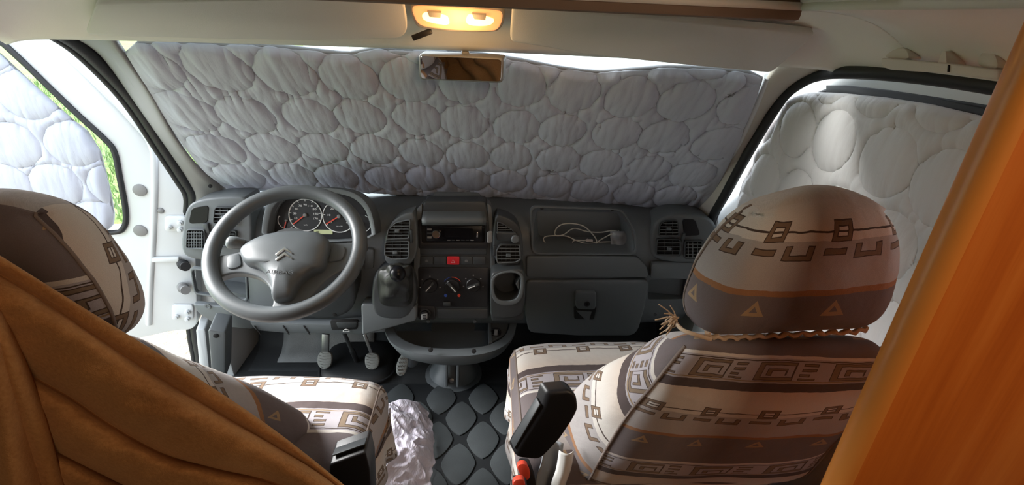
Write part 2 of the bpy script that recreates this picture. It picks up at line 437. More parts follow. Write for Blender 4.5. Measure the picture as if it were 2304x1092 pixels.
def cover_fabric(name):
    """woven seat cover: bands across, printed rows of squares, bars, hooks, triangles and meanders (all in metres of cloth)"""
    t = NT(name); b = t.b; PER = .40
    sep = t.new('ShaderNodeSeparateXYZ'); uvn = t.coord('UV')
    wob = t.noise(30, 2, uvn)
    t.t.links.new(uvn, sep.inputs[0])
    u, v = sep.outputs[0], sep.outputs[1]
    v = t.op('ADD', v, t.op('MULTIPLY', t.op('SUBTRACT', wob, .5), .006))
    P = t.op('MULTIPLY', t.op('FRACT', t.op('DIVIDE', v, -PER)), PER)        # metres down from the cream band
    def cell(w, o=0): return t.op('MULTIPLY', t.op('SUBTRACT', t.op('FRACT', t.op('ADD', t.op('DIVIDE', u, w), o)), .5), w)
    U = cell(.123); U2 = cell(.15, .3)
    peach, grey, dark, lil, tan, ink = (.73, .63, .55), (.52, .49, .485), (.20, .17, .175), (.52, .49, .53), (.36, .26, .15), (.085, .06, .05)
    cream = (.80, .76, .71)
    def ab(x, c): return t.op('ABSOLUTE', t.op('SUBTRACT', x, c))
    def rectd(uu, cx, cy, hx, hy): return t.op('MAXIMUM', t.op('SUBTRACT', ab(uu, cx), hx), t.op('SUBTRACT', ab(P, cy), hy))
    def union(ds):
        r = ds[0]
        for d in ds[1:]: r = t.op('MINIMUM', r, d)
        return r
    def cut(a, bb): return t.op('MAXIMUM', a, t.op('MULTIPLY', bb, -1))
    col = t.ramp(t.op('DIVIDE', P, PER), [(0, peach), (.12, cream)])
    def band(col, a, bnd, c): return t.mix(t.op('MULTIPLY', t.op('GREATER_THAN', P, a), t.op('LESS_THAN', P, bnd)), col, c)
    col = band(col, .088, .176, grey); col = band(col, .172, .183, (.42, .21, .10)); col = band(col, .183, .298, dark)
    col = band(col, .298, .306, cream); col = band(col, .306, .375, lil); col = band(col, .375, .40, (.10, .075, .075))
    col = band(col, .310, .3125, ink); col = band(col, .368, .371, tan)
    line = t.op('LESS_THAN', ab(P, .0735), .0016)
    col = t.mix(line, col, ink)
    ring = cut(rectd(U, -.02, .0735, .0185, .016), rectd(U, -.02, .0735, .0085, .0065))
    hook = cut(rectd(U, .034, .107, .026, .0125), rectd(U, .034, .100, .0135, .0095))
    barr = rectd(U, -.026, .106, .0195, .006)
    # triangles on the dark band
    tri = t.op('MAXIMUM', t.op('SUBTRACT', t.op('SUBTRACT', t.op('ABSOLUTE', U), 0), t.op('MULTIPLY', t.op('SUBTRACT', P, .192), .62)), t.op('SUBTRACT', P, .221))
    tin = t.op('MAXIMUM', t.op('SUBTRACT', t.op('ABSOLUTE', U), t.op('MULTIPLY', t.op('SUBTRACT', P, .203), .62)), t.op('SUBTRACT', P, .214))
    tri = cut(tri, tin)
    me = cut(rectd(U2, -.02, 0.341, .040, .026), rectd(U2, -.014, 0.341, .0305, .0165))
    me = union([me, cut(rectd(U2, -.014, 0.343, .020, .010), rectd(U2, -.010, 0.347, .0125, .007)), rectd(U2, .046, 0.322, .014, .004), rectd(U2, .046, 0.336, .014, .004), rectd(U2, .040, 0.350, .010, .004), rectd(U2, .046, 0.362, .016, .003)])
    def motif(col, d, fill):
        col = t.mix(t.op('LESS_THAN', d, 0), col, ink)
        return t.mix(t.op('LESS_THAN', d, -.0018), col, fill)
    col = motif(col, union([ring, hook, barr]), (.25, .17, .115))
    col = motif(col, me, (.27, .20, .14))
    col = t.mix(t.op('LESS_THAN', tri, 0), col, (.48, .34, .20))
    g = t.noise(900, 2, uvn); col = t.mix(t.op('MULTIPLY', t.op('SUBTRACT', 1, g), .45), col, (.05, .04, .035))
    t.put(b.inputs['Base Color'], col); b.inputs['Roughness'].default_value = .95; b.inputs['Specular IOR Level'].default_value = .15
    b.inputs['Sheen Weight'].default_value = .12
    t.bump(t.op('ADD', t.op('MULTIPLY', t.noise(1100, 2, uvn), .5), t.op('MULTIPLY', t.noise(18, 3, uvn), 4)), .5, .0022)
    return t.m
M['cover'] = cover_fabric('seat_cover')

# ------------------------------------------------------------------ room shell
def surf_grid(name, fn, nu, nv, m, parent=None, thick=.006, **k): return gridobj(name, fn, nu, nv, m, parent, thick, **k)
struct(box('floor', (0, .05, -.03), (.98, 2.1, .03), M['carpet'], bevel=0))
# toe board rising under the dashboard
def toe(u, v):
    x = -.86+1.72*u; t = v*.75
    if t < .12: Y, z = 1.62+t, .001+t*t*1.5
    else: Y, z = 1.74+(t-.12)*.45, .022+(t-.12)*.86
    return Vector((x, Y, z))
struct(surf_grid('wall_front', toe, 30, 30, M['carpet'], thick=.01))
struct(surf_grid('trim_13', lambda u, v: toe(.06+.22*u, .06+.80*v)+Vector((0, -.006, .012)), 10, 12, M['metalfloor'], thick=.006))
# outside ground
struct(box('ground', (0, 5, -.55), (40, 40, .05), M['gravel'], bevel=0))
lawn = struct(gridobj('lawn', lambda u, v: Vector((-34+31.2*u+.5*math.sin(v*40)*(u > .5), -20+60*v, -.46+.05*noise.noise((u*30, v*50, 0)))), 60, 80, M['lawn']))
lawn['kind'] = 'structure'
bm = bmesh.new(); rg = random.Random(3)
for k in range(15000):
    x = -3.1-rg.random()**1.5*9; Y = 1+rg.random()*11
    if Y > 3.5-1.9*x: continue
    a = rg.random()*PI; h = .05+.12*rg.random(); w = .006+.006*rg.random(); dx, dy = math.cos(a)*w, math.sin(a)*w; lx, ly = (rg.random()-.5)*h, (rg.random()-.5)*h
    vs = [bm.verts.new(p) for p in ((x-dx, Y-dy, -.45), (x+dx, Y+dy, -.45), (x+lx, Y+ly, -.45+h))]
    bm.faces.new(vs)
tag(bmobj('grass', bm, M['grass'], None, None, keep=True), 'bright green grass outside beyond the open driver door', 'grass', kind='stuff')
# pale board fence seen through the gap over the windscreen cover
fence = thing('board_fence', 'pale board fence standing outside in front of the windscreen', 'fence', (0, 7, -.5))
fb = None
for k in range(34):
    x = -2.2+k*.2
    if fb is None: fb = box('board', (x, 7, .65), (.094, .012, 1.15), M['wallpale'], fence, .004); x0 = x
    else:
        o = fb.copy(); COL.objects.link(o); o.location = fb.location+Vector((x-x0, (k % 2)*.006, 0)); WL[o] = WL[fb]+Vector((x-x0, 0, 0))
bar('rail', (-2.3, 7.03, 1.2), (4.6, 7.03, 1.2), .04, .09, (0, 0, 1), M['wallpale'], fence)
bar('rail', (-2.3, 7.03, .1), (4.6, 7.03, .1), .04, .09, (0, 0, 1), M['wallpale'], fence)

struct(box('wall_left_pillar', (-.925, .60, .60), (.04, .17, .74), M['trimbeige'], bevel=.02))
# living area behind the camera
struct(box('wall_rear', (0, -2.04, .95), (1.0, .02, 1.0), M['roomwall'], bevel=0))
struct(box('wall_left', (-.98, -.80, .95), (.02, 1.24, 1.0), M['roomwall'], bevel=0))
struct(box('wall_right', (.98, -.80, .95), (.02, 1.24, 1.0), M['roomwall'], bevel=0))
loft = struct(box('ceiling', (0, -.60, 1.97), (1.0, 1.46, .02), M['roomwall'], bevel=0))
struct(box('trim_1', (-.91, .15, 1.67), (.02, .72, .30), M['roomwall'], bevel=0))
struct(box('trim_2', (.91, .15, 1.67), (.02, .72, .30), M['roomwall'], bevel=0))

# cab headliner: rises from the windscreen and door edges to the loft opening
def sm(a, b, x): t = max(0, min(1, (x-a)/(b-a))); return t*t*(3-2*t)
def ws_Y(x, z): return 1.74-(z-.745)*.9-.17*x*x           # windscreen surface
def yfront(x): return ws_Y(x, 1.30)-.012-.02*abs(x)
def zhead(x, Y, yf):
    s = max(0, min(1, (abs(x)-.60)/.262)); zs = 1.274+.119*(1-s**2.2)
    d = yf-Y; t = max(0, min(1, d/.17)); zf = 1.270+.123*(1-(1-t)**1.9)
    return -.018*math.log(math.exp(-zs/.018)+math.exp(-zf/.018))+.006
def head(u, v):
    x = -.862+1.724*u; yf = yfront(x); Y = .86+(yf-.86)*v
    return Vector((x, Y, zhead(x, Y, yf)))
struct(surf_grid('ceiling_cab', head, 90, 40, M['lining'], thick=.012))
for s, nm in ((-1, 'ceiling_side_left'), (1, 'ceiling_side_right')):
    struct(surf_grid(nm, lambda u, v, s=s: Vector((s*(.862-.27*(u if s < 0 else 1-u)), .30+.565*v, zhead(.862-.27*(u if s < 0 else 1-u), .30+.565*v, 2))), 24, 10, M['lining'], thick=.012))
struct(box('trim_3', (0, .875, 1.655), (.60, .012, .297), M['brown'], bevel=.008))
struct(box('trim_4', (-.60, .58, 1.665), (.012, .29, .28), M['lining'], bevel=.006))
struct(box('trim_5', (.60, .58, 1.665), (.012, .29, .28), M['lining'], bevel=.006))
struct(box('ceiling_outer', (0, 1.0, 1.50), (.94, .30, .02), M['white'], bevel=0))
struct(box('trim_6', (-.91, 1.0, 1.42), (.03, .30, .09), M['white'], bevel=.01))
struct(box('trim_7', (.91, 1.0, 1.42), (.03, .30, .09), M['white'], bevel=.01))

# windscreen glass
def wsurf(x, z): return Vector((x, ws_Y(x, z)+.02, z))
struct(surf_grid('window_1', lambda u, v: wsurf((-.84+1.68*u)*(1-.1*v), .70+.63*v), 24, 12, M['glass'], thick=0))
def onW(x, y, off=0):
    r = ray(x, y); a, b = .2, 4.
    for _ in range(48):
        m = (a+b)/2; P = CAM+r*m
        if P.y < ws_Y(P.x, P.z)-off: a = m
        else: b = m
    return CAM+r*a

# door-opening seals (black rubber) and pillars
sealL = [(-260, 60), (-120, 52), (0, 56), (90, 62), (150, 84), (215, 135), (300, 228), (372, 338), (415, 405), (434, 440), (446, 490), (446, 560), (448, 640), (452, 740), (462, 800), (470, 860)]
sealR = [(1585, 620), (1590, 540), (1602, 490), (1630, 440), (1668, 370), (1720, 280), (1765, 216), (1810, 182), (1850, 168), (1900, 163), (2000, 166), (2120, 177), (2240, 194), (2420, 222)]
SL = [onX(x, y, -.855) if y < 480 else onY(x-14, y, 1.56) for x, y in sealL]; SR = [onX(x, y, .846) for x, y in sealR]
sl = thing('door_seal', 'black rubber seal around the open driver doorway', 'seal', SL[8], 'rubber door seals')
tube('rubber_tube', catmull(SL, 6), .0155, M['rubber'], sl, seg=10)
tube('lip', [p+Vector((-.02, -.004, -.004)) for p in catmull(SL, 6)], .009, M['rubber'], sl, seg=8)
sr = thing('door_seal', 'black rubber seal around the closed passenger door', 'seal', SR[5], 'rubber door seals')
tube('rubber_tube', catmull(SR, 6), .0135, M['rubber'], sr, seg=10)
tube('lip', [p+Vector((.012, -.004, .012)) for p in catmull(SR, 6)], .007, M['rubber'], sr, seg=8)
def resample(P, n):
    P = [Vector(p) for p in P]; L = [0]
    for a, b in zip(P, P[1:]): L.append(L[-1]+(b-a).length)
    out = []
    for k in range(n+1):
        d = L[-1]*k/n; i = 0
        while i < len(P)-2 and L[i+1] < d: i += 1
        t = (d-L[i])/max(1e-9, L[i+1]-L[i]); out.append(P[i].lerp(P[i+1], min(1, t)))
    return out
def pillar(name, A, B, m, bulge):
    A = resample(A, 40); B = resample(B, 40)
    def fn(u, v):
        i = int(round(v*40)); p = A[i].lerp(B[i], u); c = (CAM-p).normalized()
        return p+c*bulge*(1-(2*u-1)**4)
    return struct(surf_grid(name, fn, 10, 40, m, thick=.012))
pl1 = pillar('trim_8', catmull([onX(x, y, -.85) for x, y in [(150, 66), (225, 112), (300, 212), (372, 318), (420, 395), (440, 440), (447, 470)]], 6),
       catmull([onW(x, y, .012) for x, y in [(262, 62), (268, 92), (345, 205), (395, 300), (450, 380), (500, 420), (548, 448)]], 6), M['trimgrey'], .018)
pl2 = pillar('trim_9', catmull([onX(x, y, .855) for x, y in [(1880, 152), (1800, 182), (1750, 230), (1705, 305), (1655, 395), (1622, 450), (1600, 510)]], 6),
       catmull([onW(x, y, .012) for x, y in [(1752, 128), (1734, 160), (1712, 200), (1670, 300), (1620, 400), (1590, 445), (1540, 492)]], 6), M['trimbeige'], .015)
for (x, y) in ((269, 136), (473, 419)):
    lathe('screw_hole', [(.006, -.004), (.006, .001), (.0045, .002)], onX(x, y, -.80) if y < 200 else onX(x, y, -.78), (CAM-onX(x, y, -.8)), M['dark'], pl1, 12)
lathe('screw_hole', [(.007, -.004), (.007, .001), (.005, .002)], onX(1726, 212, .80), CAM-onX(1726, 212, .80), M['dark'], pl2, 12)
# white body flange between windscreen and pillar on the passenger side
tube('trim_12', catmull([onW(x, y, .004) for x, y in [(1728, 172), (1700, 235), (1655, 335), (1612, 415), (1570, 468)]], 5), .010, M['white'], None, seg=8)['kind'] = 'structure'
# lower door post, driver side
struct(prism('trim_10', roundpoly([(468, 742), (508, 748), (506, 860), (478, 860)], 6), Plane((0, 1.50, .3), (.25, -1, 0)), .10, M['dashlt'], bevel=.010))
struct(prism('trim_11', roundpoly([(440, 742), (462, 742), (474, 860), (452, 860)], 6), Plane((-.86, 1.49, .3), (.3, -1, 0)), .10, M['white'], bevel=.006))
lathe('screw_hole', [(.008, -.004), (.008, .001), (.006, .002)], onP(486, 756, (0, 1.499, .3), (.25, -1, 0)), (.25, -1, 0), M['dark'], bpy.data.objects['trim_10'], 12)

# ------------------------------------------------------------------ open driver door
HA = math.radians(80); HP = Vector((-.90, 1.545, 0)); HD = Vector((-math.sin(HA), -math.cos(HA), 0)); HN = Vector((math.cos(HA), -math.sin(HA), 0))
DP = Plane(HP, HN)
door = struct(link('door_1', None, None, HP+Vector((0, 0, .28))))
outer = catmull([(-420, 150), (-330, 40), (-200, 20), (-60, 34), (60, 62), (110, 100), (190, 172), (275, 258), (335, 325), (388, 388), (424, 440), (438, 500), (441, 600), (443, 690), (436, 738), (380, 748), (250, 775), (60, 800), (-200, 830), (-400, 850)], 5, True)
inner = catmull([(-340, 170), (-260, 80), (-180, 66), (-70, 64), (-12, 84), (45, 132), (110, 195), (180, 262), (235, 312), (258, 342), (270, 400), (281, 458), (284, 492), (278, 512), (262, 522), (200, 524), (100, 530), (-50, 540), (-240, 548), (-330, 500)], 5, True)
ring_prism('door_frame', outer, inner, DP, .07, M['white'], door, bevel=.008)
tube('window_rubber', [DP(p[0], p[1])+HN*.002 for p in inner], .0085, M['rubber'], door, closed=True)
gl = bmesh.new(); gl.faces.new([gl.verts.new(DP(p[0], p[1])-HN*.035) for p in inner]); bmobj('window_pane', gl, M['glass'], door, None)
# raised pressings of the inner door skin
tube('pressed_rib', catmull([DP(x, y) for x, y in [(120, 90), (200, 165), (290, 262), (340, 325), (348, 395), (345, 520), (338, 640), (335, 730)]], 6), .010, M['white'], door)
prism('pressed_bar', roundpoly([(340, 582), (402, 580), (402, 590), (340, 592)], 4), DP, .01, M['white'], door, .003, lift=.016)
for (x, y, r) in ((315, 428, 14.5), (316, 519, 14.5), (362, 474, 7)):
    c = DP(x, y); R = r/720
    lathe('grommet', [(R, 0), (R*.96, .004), (R*.7, .006), (0.001, .0065)], c, HN, M['trimgrey'], door, 20)
for cx, cy in ((396, 503), (412, 703)):
    prism('hinge_plate', roundpoly([(cx-26, cy-16), (cx+22, cy-16), (cx+22, cy+18), (cx-26, cy+18)], 7), DP, .008, M['white'], door, .003, lift=.010)
    for dx, dy in ((-12, 5), (13, -5), (13, 10)):
        lathe('bolt', [(.009, 0), (.009, .008), (.006, .009), (.006, .015), (.001, .016)], DP(cx+dx, cy+dy)+HN*.010, HN, M['white'], door, 10)
for y in (588, 640):
    c = DP(421, y)+HN*.03
    lathe('door_check', [(.016, -.035), (.018, -.005), (.010, 0), (.010, .015), (.015, .018), (.015, .03)], c, (.6, -.7, .2), M['rubber'] if y < 600 else M['trimgrey'], door, 16)

# quilted window covers --------------------------------------------------
def coons(T, R, B, L, n=40):
    T, R, B, L = [resample([Vector((p[0], p[1])) for p in q], n) for q in (T, R, B, L)]
    def at(q, t):
        k = t*n; i = min(n-1, int(k)); return q[i].lerp(q[i+1], k-i)
    def f(u, v):      # v=0 top
        t, b, l, r = at(T, u), at(B, u), at(L, v), at(R, v)
        c = T[0]*(1-u)*(1-v)+T[-1]*u*(1-v)+B[0]*(1-u)*v+B[-1]*u*v
        return t*(1-v)+b*v+l*(1-u)+r*u-c
    return f
def quilt_h(a, b, px, py, rx, ry, seed, ox=0, oy=0, wr=1.0, stag=0):
    j = round((b-oy)/py); best = 9; bd = None
    for jj in (j-1, j, j+1):
        sh = stag*px*.5*(jj % 2); i = round((a-ox-sh)/px)
        for ii in (i-1, i, i+1):
            jx = .006*math.sin(ii*3.1+jj*1.7+seed); jy = .006*math.sin(ii*1.3+jj*4.1+seed)
            d = math.hypot((a-ox-sh-ii*px-jx)/rx, (b-oy-jj*py-jy)/ry)
            if d < best: best = d
    d = best
    if d < 1: h = .015*math.sqrt(max(0, 1-d**3))
    else: h = .011*min(1, math.sqrt((d-1)*6))
    pk = math.exp(-((d-1)/.22)**2)
    w = noise.noise((a*55, b*11, seed))+.6*noise.noise((a*110, b*24, seed+5))
    big = noise.noise((a*9, b*6, seed+9))
    return h+wr*(.0050*pk*w+.0022*w+.004*big)
def quilt(name, base, norm, metric, nu, nv, m, parent, par, thick=.01):
    def fn(u, v):
        P = base(u, v); a, b = metric(P)
        e = min(u, 1-u, v, 1-v); k = min(1, e/.03)
        return P+norm(P)*(quilt_h(a, b, **par)*k)
    return gridobj(name, fn, nu, nv, m, parent, thick, 180, uv=lambda u, v: metric(base(u, v)))
# windscreen
wc = thing('windscreen_cover', 'long silver quilted insulating cover across the windscreen behind the dashboard', 'window cover', (0, 1.70, .74), 'quilted window covers')
cw = coons([(290, 118), (305, 97), (335, 92), (600, 101), (700, 112), (780, 121), (860, 106), (940, 112), (1000, 110), (1100, 124), (1165, 133), (1245, 150), (1340, 163), (1420, 156), (1500, 150), (1600, 153), (1690, 162), (1712, 176)],
           [(1712, 176), (1690, 240), (1660, 318), (1625, 395), (1600, 440), (1572, 466)],
           [(534, 428), (620, 422), (700, 424), (860, 432), (960, 438), (1110, 441), (1250, 452), (1370, 458), (1480, 468), (1572, 471)],
           [(290, 118), (330, 185), (375, 262), (420, 330), (462, 382), (500, 412), (534, 428)])
SS = math.sqrt(1.81)
nW = lambda P: Vector((-.34*P.x, -1, -.9)).normalized()
wq = quilt('quilted_sheet', lambda u, v: onW(*cw(u, v), .012), nW, lambda P: (P.x, (P.z-.745)*SS+.045*P.x),
      400, 190, M['quilt'], wc, dict(px=.1435, py=.163, rx=.068, ry=.079, seed=1.0, ox=.027, oy=.115))
edge = [onW(*cw(t, 0), .016) for t in np.linspace(0, 1, 80)]+[onW(*cw(1, t), .016) for t in np.linspace(0, 1, 40)[1:]]+[onW(*cw(t, 1), .016) for t in np.linspace(1, 0, 80)[1:]]+[onW(*cw(0, t), .016) for t in np.linspace(1, 0, 40)[1:-1]]
tube('edge_binding', edge, .0055, M['binding'], wc, closed=True)
def cup(c, n, parent, r=.013):
    n = Vector(n).normalized()
    bm = bmesh.new(); u, v, w = axes(n)
    tube_bm(bm, [c+n*.012+(u*math.cos(k*PI/8)+v*math.sin(k*PI/8))*r for k in range(16)], .0022, True, 6)
    lathe_bm(bm, [(r*.55, .004), (r*.5, .012), (r*.3, .016), (.001, .017)], c, n, 12)
    bmobj('suction_cup', bm, M['plastic_bag'], parent, 50)
for x, y in ((368, 144), (835, 357), (1243, 376), (1640, 201)): cup(onW(x, y, .02), nW(onW(x, y)), wc)
# driver door window
dc = thing('window_cover', 'quilted insulating cover inside the open driver door window', 'window cover', DP(100, 520), 'quilted window covers')
cd = coons([(-260, 90), (-150, 70), (-60, 84), (0, 124), (70, 190), (150, 262), (196, 300)], [(196, 300), (222, 340), (234, 385), (247, 440), (254, 480), (252, 500)],
           [(-250, 535), (0, 527), (150, 522), (235, 516), (252, 500)], [(-260, 90), (-265, 300), (-250, 535)])
DQ = DP.off(-.006)
dmet = lambda P: ((P-HP).dot(HD), P.z)
quilt('quilted_sheet', lambda u, v: DQ(*cd(u, v)), lambda P: HN, dmet, 180, 130, M['quilt'], dc, dict(px=.140, py=.128, rx=.070, ry=.067, seed=4.0, ox=.245, oy=.955, wr=.6, stag=1))
tube('edge_binding', [DQ(*cd(t, 0)) for t in np.linspace(0, 1, 50)]+[DQ(*cd(1, t)) for t in np.linspace(0, 1, 30)[1:]]+[DQ(*cd(t, 1)) for t in np.linspace(1, 0, 40)[1:]], .006, M['binding'], dc)
cup(DP(148, 303), HN, dc)

# ------------------------------------------------------------------ closed passenger door
pd = struct(link('door_2', None, None, (.9, .9, -.1)))
XD = Plane((.905, 0, 0), (-1, 0, 0))
def yzp(pts): return [Vector((.905, p[0], p[1])) for p in pts]
def ring3(name, A, B, vec, m, parent, bevel=.006):
    n = len(A); bm = bmesh.new(); vec = Vector(vec)
    a = [bm.verts.new(p) for p in A]; b = [bm.verts.new(p) for p in B]; a2 = [bm.verts.new(v.co+vec) for v in a]; b2 = [bm.verts.new(v.co+vec) for v in b]
    for i in range(n):
        j = (i+1) % n
        bm.faces.new((a[i], a[j], b[j], b[i])); bm.faces.new((a2[i], b2[i], b2[j], a2[j])); bm.faces.new((a[i], a2[i], a2[j], a[j])); bm.faces.new((b[i], b[j], b2[j], b2[i]))
    return bmobj(name, bm, m, parent, 40)
po = [(1.60, .76), (1.56, .86), (1.42, 1.06), (1.31, 1.20), (1.22, 1.265), (1.10, 1.292), (.9, 1.30), (.6, 1.30), (.35, 1.29), (.30, .9), (.30, .3), (.35, -.12), (.9, -.14), (1.5, -.12), (1.60, .0), (1.62, .4)]
pi_ = [(1.44, .78), (1.43, .86), (1.38, .99), (1.30, 1.13), (1.22, 1.205), (1.10, 1.232), (.9, 1.243), (.6, 1.246), (.42, 1.23), (.40, 1.0), (.40, .9), (.42, .77), (.7, .76), (1.1, .755), (1.38, .755), (1.43, .765)]
ring3('door_frame', yzp(catmull([Vector(p) for p in po], 4, True)), yzp(catmull([Vector(p) for p in pi_], 4, True)), (.07, 0, 0), M['white'], pd)
gp = bmesh.new(); gp.faces.new([gp.verts.new(p+Vector((.04, 0, 0))) for p in yzp(catmull([Vector(p) for p in pi_], 4, True))]); bmobj('window_pane', gp, M['glass'], pd, None)
tube('window_rubber', [p+Vector((.004, 0, -.004)) for p in yzp(catmull([Vector(p) for p in pi_], 4, True))], .006, M['rubber'], pd, closed=True)
tb = [onX(x, y, .90) for x, y in [(1858, 212), (1858, 192), (1900, 192), (2000, 203), (2100, 220), (2240, 250), (2400, 285), (2400, 320), (2230, 285), (2100, 252), (2000, 236)]]
bmobj('dark_visor_strip', prism_bm(tb, (.012, 0, 0), .002), M['rubber'], pd)
pc = thing('window_cover', 'pale quilted insulating cover over the closed passenger door window', 'window cover', (.885, .9, .76), 'quilted window covers')
cr = coons([(1752, 232), (1775, 216), (1810, 213), (1900, 217), (2000, 228), (2100, 244), (2200, 268), (2330, 300)], [(2330, 300), (2360, 600), (2380, 1000)],
           [(1655, 500), (1690, 640), (1800, 760), (1990, 830), (2150, 900), (2380, 1000)], [(1752, 232), (1728, 290), (1700, 350), (1676, 420), (1655, 500)])
XQ = Plane((.893, 0, 0), (-1, 0, 0))
quilt('quilted_sheet', lambda u, v: XQ(*cr(u, v)), lambda P: Vector((-1, 0, 0)), lambda P: (P.y, P.z), 190, 150, M['quilt2'], pc, dict(px=.155, py=.15, rx=.072, ry=.070, seed=8.0, ox=1.07, oy=1.11, wr=.7, stag=1))
tube('edge_binding', [XQ(*cr(t, 0))+Vector((-.004, 0, 0)) for t in np.linspace(0, 1, 60)]+[XQ(*cr(1, t))+Vector((-.004, 0, 0)) for t in np.linspace(0, 1, 30)[1:]]+[XQ(*cr(t, 1))+Vector((-.004, 0, 0)) for t in np.linspace(1, 0, 60)[1:]]+[XQ(*cr(0, t))+Vector((-.004, 0, 0)) for t in np.linspace(1, 0, 30)[1:-1]], .007, M['quilt2'], pc, closed=True)
cup(XQ(1845, 281), (-1, 0, 0), pc)

# ------------------------------------------------------------------ ceiling fittings
def plane_pts(pl, pts): return [pl(p[0], p[1]) for p in pts]
VP = Plane((0, 1.115, 1.325), (0, -math.cos(math.radians(50)), -math.sin(math.radians(50))))
vl = thing('sun_visor', 'grey sun visor in front of the driver left of the ceiling lamp', 'sun visor', VP(560, 60), 'cab sun visors')
prism('visor_panel', roundpoly([(215, 8), (892, -8), (908, 4), (917, 60), (912, 78), (895, 88), (700, 92), (480, 88), (300, 84), (190, 78)], 16, 5), Plane((0, 1.115, 1.325), (.09, -.78, -.62)), .018, M['visor'], vl, .008, 3)
lathe('hinge_pin', [(.006, -.02), (.006, .02)], VP(912, 12), (1, 0, 0), M['trimgrey'], vl, 12)
vr = thing('sun_visor', 'grey sun visor in front of the passenger right of the ceiling lamp', 'sun visor', VP(1480, 100), 'cab sun visors')
prism('visor_panel', roundpoly([(1152, 14), (1175, 12), (1400, 34), (1835, 76), (1822, 92), (1735, 166), (1560, 150), (1310, 124), (1240, 110), (1150, 96), (1147, 80)], 12, 5), Plane((0, 1.115, 1.318), (-.09, -.78, -.62)), .018, M['visor'], vr, .008, 3)
lathe('hinge_pin', [(.006, -.02), (.006, .02)], VP(1150, 16), (1, 0, 0), M['trimgrey'], vr, 12)

# ceiling lamp
LP = Plane((0, 1.12, 1.33), (0, -.90, -.43))
dl = thing('ceiling_lamp', 'lit amber twin ceiling lamp between the two sun visors', 'lamp', LP(1030, 40))
lo = [(921, 17), (935, 8), (1000, 8), (1060, 10), (1122, 14), (1136, 22), (1135, 48), (1128, 66), (1112, 75), (1030, 74), (965, 68), (940, 64), (930, 50)]
lo = chaikin([Vector(p) for p in lo], 2)
prism('housing', lo, LP, .045, M['lamphouse'], dl, .006, 3)
li = chaikin([Vector(p) for p in [(925, 20), (937, 15), (1000, 18), (1060, 22), (1122, 26), (1131, 32), (1130, 48), (1122, 66), (1108, 72), (1030, 70), (966, 64), (944, 58), (934, 46)]], 2)
prism('lens', li, LP, .012, M['lens'], dl, .004, 3, lift=.006)
for pts, sw in (([(952, 26), (1005, 34), (1011, 46), (1011, 58), (975, 54), (948, 44)], (978, 33)), ([(1050, 36), (1058, 32), (1110, 40), (1112, 52), (1095, 60), (1048, 58)], (1079, 38))):
    prism('glow_window', chaikin([Vector(p) for p in pts], 2), LP, .004, M['bulb'], dl, .0015, 2, lift=.0085)
    prism('switch', [(sw[0]-17, sw[1]-6), (sw[0]+15, sw[1]-4), (sw[0]+13, sw[1]+8), (sw[0]-12, sw[1]+6)], LP, .008, M['lamphouse'], dl, .0015, 2, lift=.014)
box('visor_clip', LP(948, 76)+Vector((0, .012, -.002)), (.022, .007, .006), M['black'], dl, .002, (Vector((.9, 0, .35)).normalized(), Vector((0, 1, 0)), Vector((-.35, 0, .9)).normalized()))
pt = bpy.data.lights.new('lamp_bulb', 'POINT'); pt.energy = .5; pt.color = (1, .55, .22); pt.shadow_soft_size = .03
po_ = bpy.data.objects.new('lamp_bulb', pt); COL.objects.link(po_); po_.location = LP(1030, 45)+LP.n*.05

# rear-view mirror
MP = Plane(onY(1037, 155, 1.20), (-.24, -.93, -.20))
rm = thing('rear_view_mirror', 'rear view mirror hanging in front of the windscreen cover', 'mirror', MP(1037, 188))
mo = roundpoly([(941, 121), (1134, 131), (1131, 188), (943, 180)], 11, 6)
prism('casing', mo, MP, .028, M['trimgrey'], rm, .004, 3)
prism('mirror_glass', roundpoly([(945, 125), (1129, 134), (1127, 184), (947, 177)], 9, 6), MP, .004, M['mirror'], rm, .0006, 1, lift=.0012)
bar('stem', MP(1042, 128)-MP.n*.02, onY(1046, 112, 1.27), .018, .012, (0, 0, 1), M['trimgrey'], rm, .003)

# grab handle over the passenger door
GX = Plane((.775, 0, 0), (-1, 0, 0))
gh = thing('grab_handle', 'off-white plastic grab handle above the passenger door', 'handle', GX(2115, 160))
prism('grip_bar', roundpoly([(1981, 130), (2120, 142), (2246, 158), (2246, 180), (2120, 165), (2000, 157), (1982, 148)], 7, 4), GX, .022, M['offwhite'], gh, .006, 3)
for pts in ([(1983, 132), (2005, 112), (2030, 106), (2040, 112), (2048, 136)], [(2195, 152), (2200, 120), (2225, 112), (2240, 120), (2248, 160)]):
    prism('end_mount', chaikin([Vector(p) for p in pts], 2), GX, .035, M['offwhite'], gh, .005, 2, lift=-.012)
prism('coat_hook', roundpoly([(2108, 146), (2118, 116), (2128, 114), (2130, 148)], 4, 3), GX, .03, M['offwhite'], gh, .003, 2, lift=-.004)
prism('joint', [(2132, 146), (2135, 146), (2134, 162), (2131, 162)], GX, .004, M['dark'], gh, 0, lift=.002)

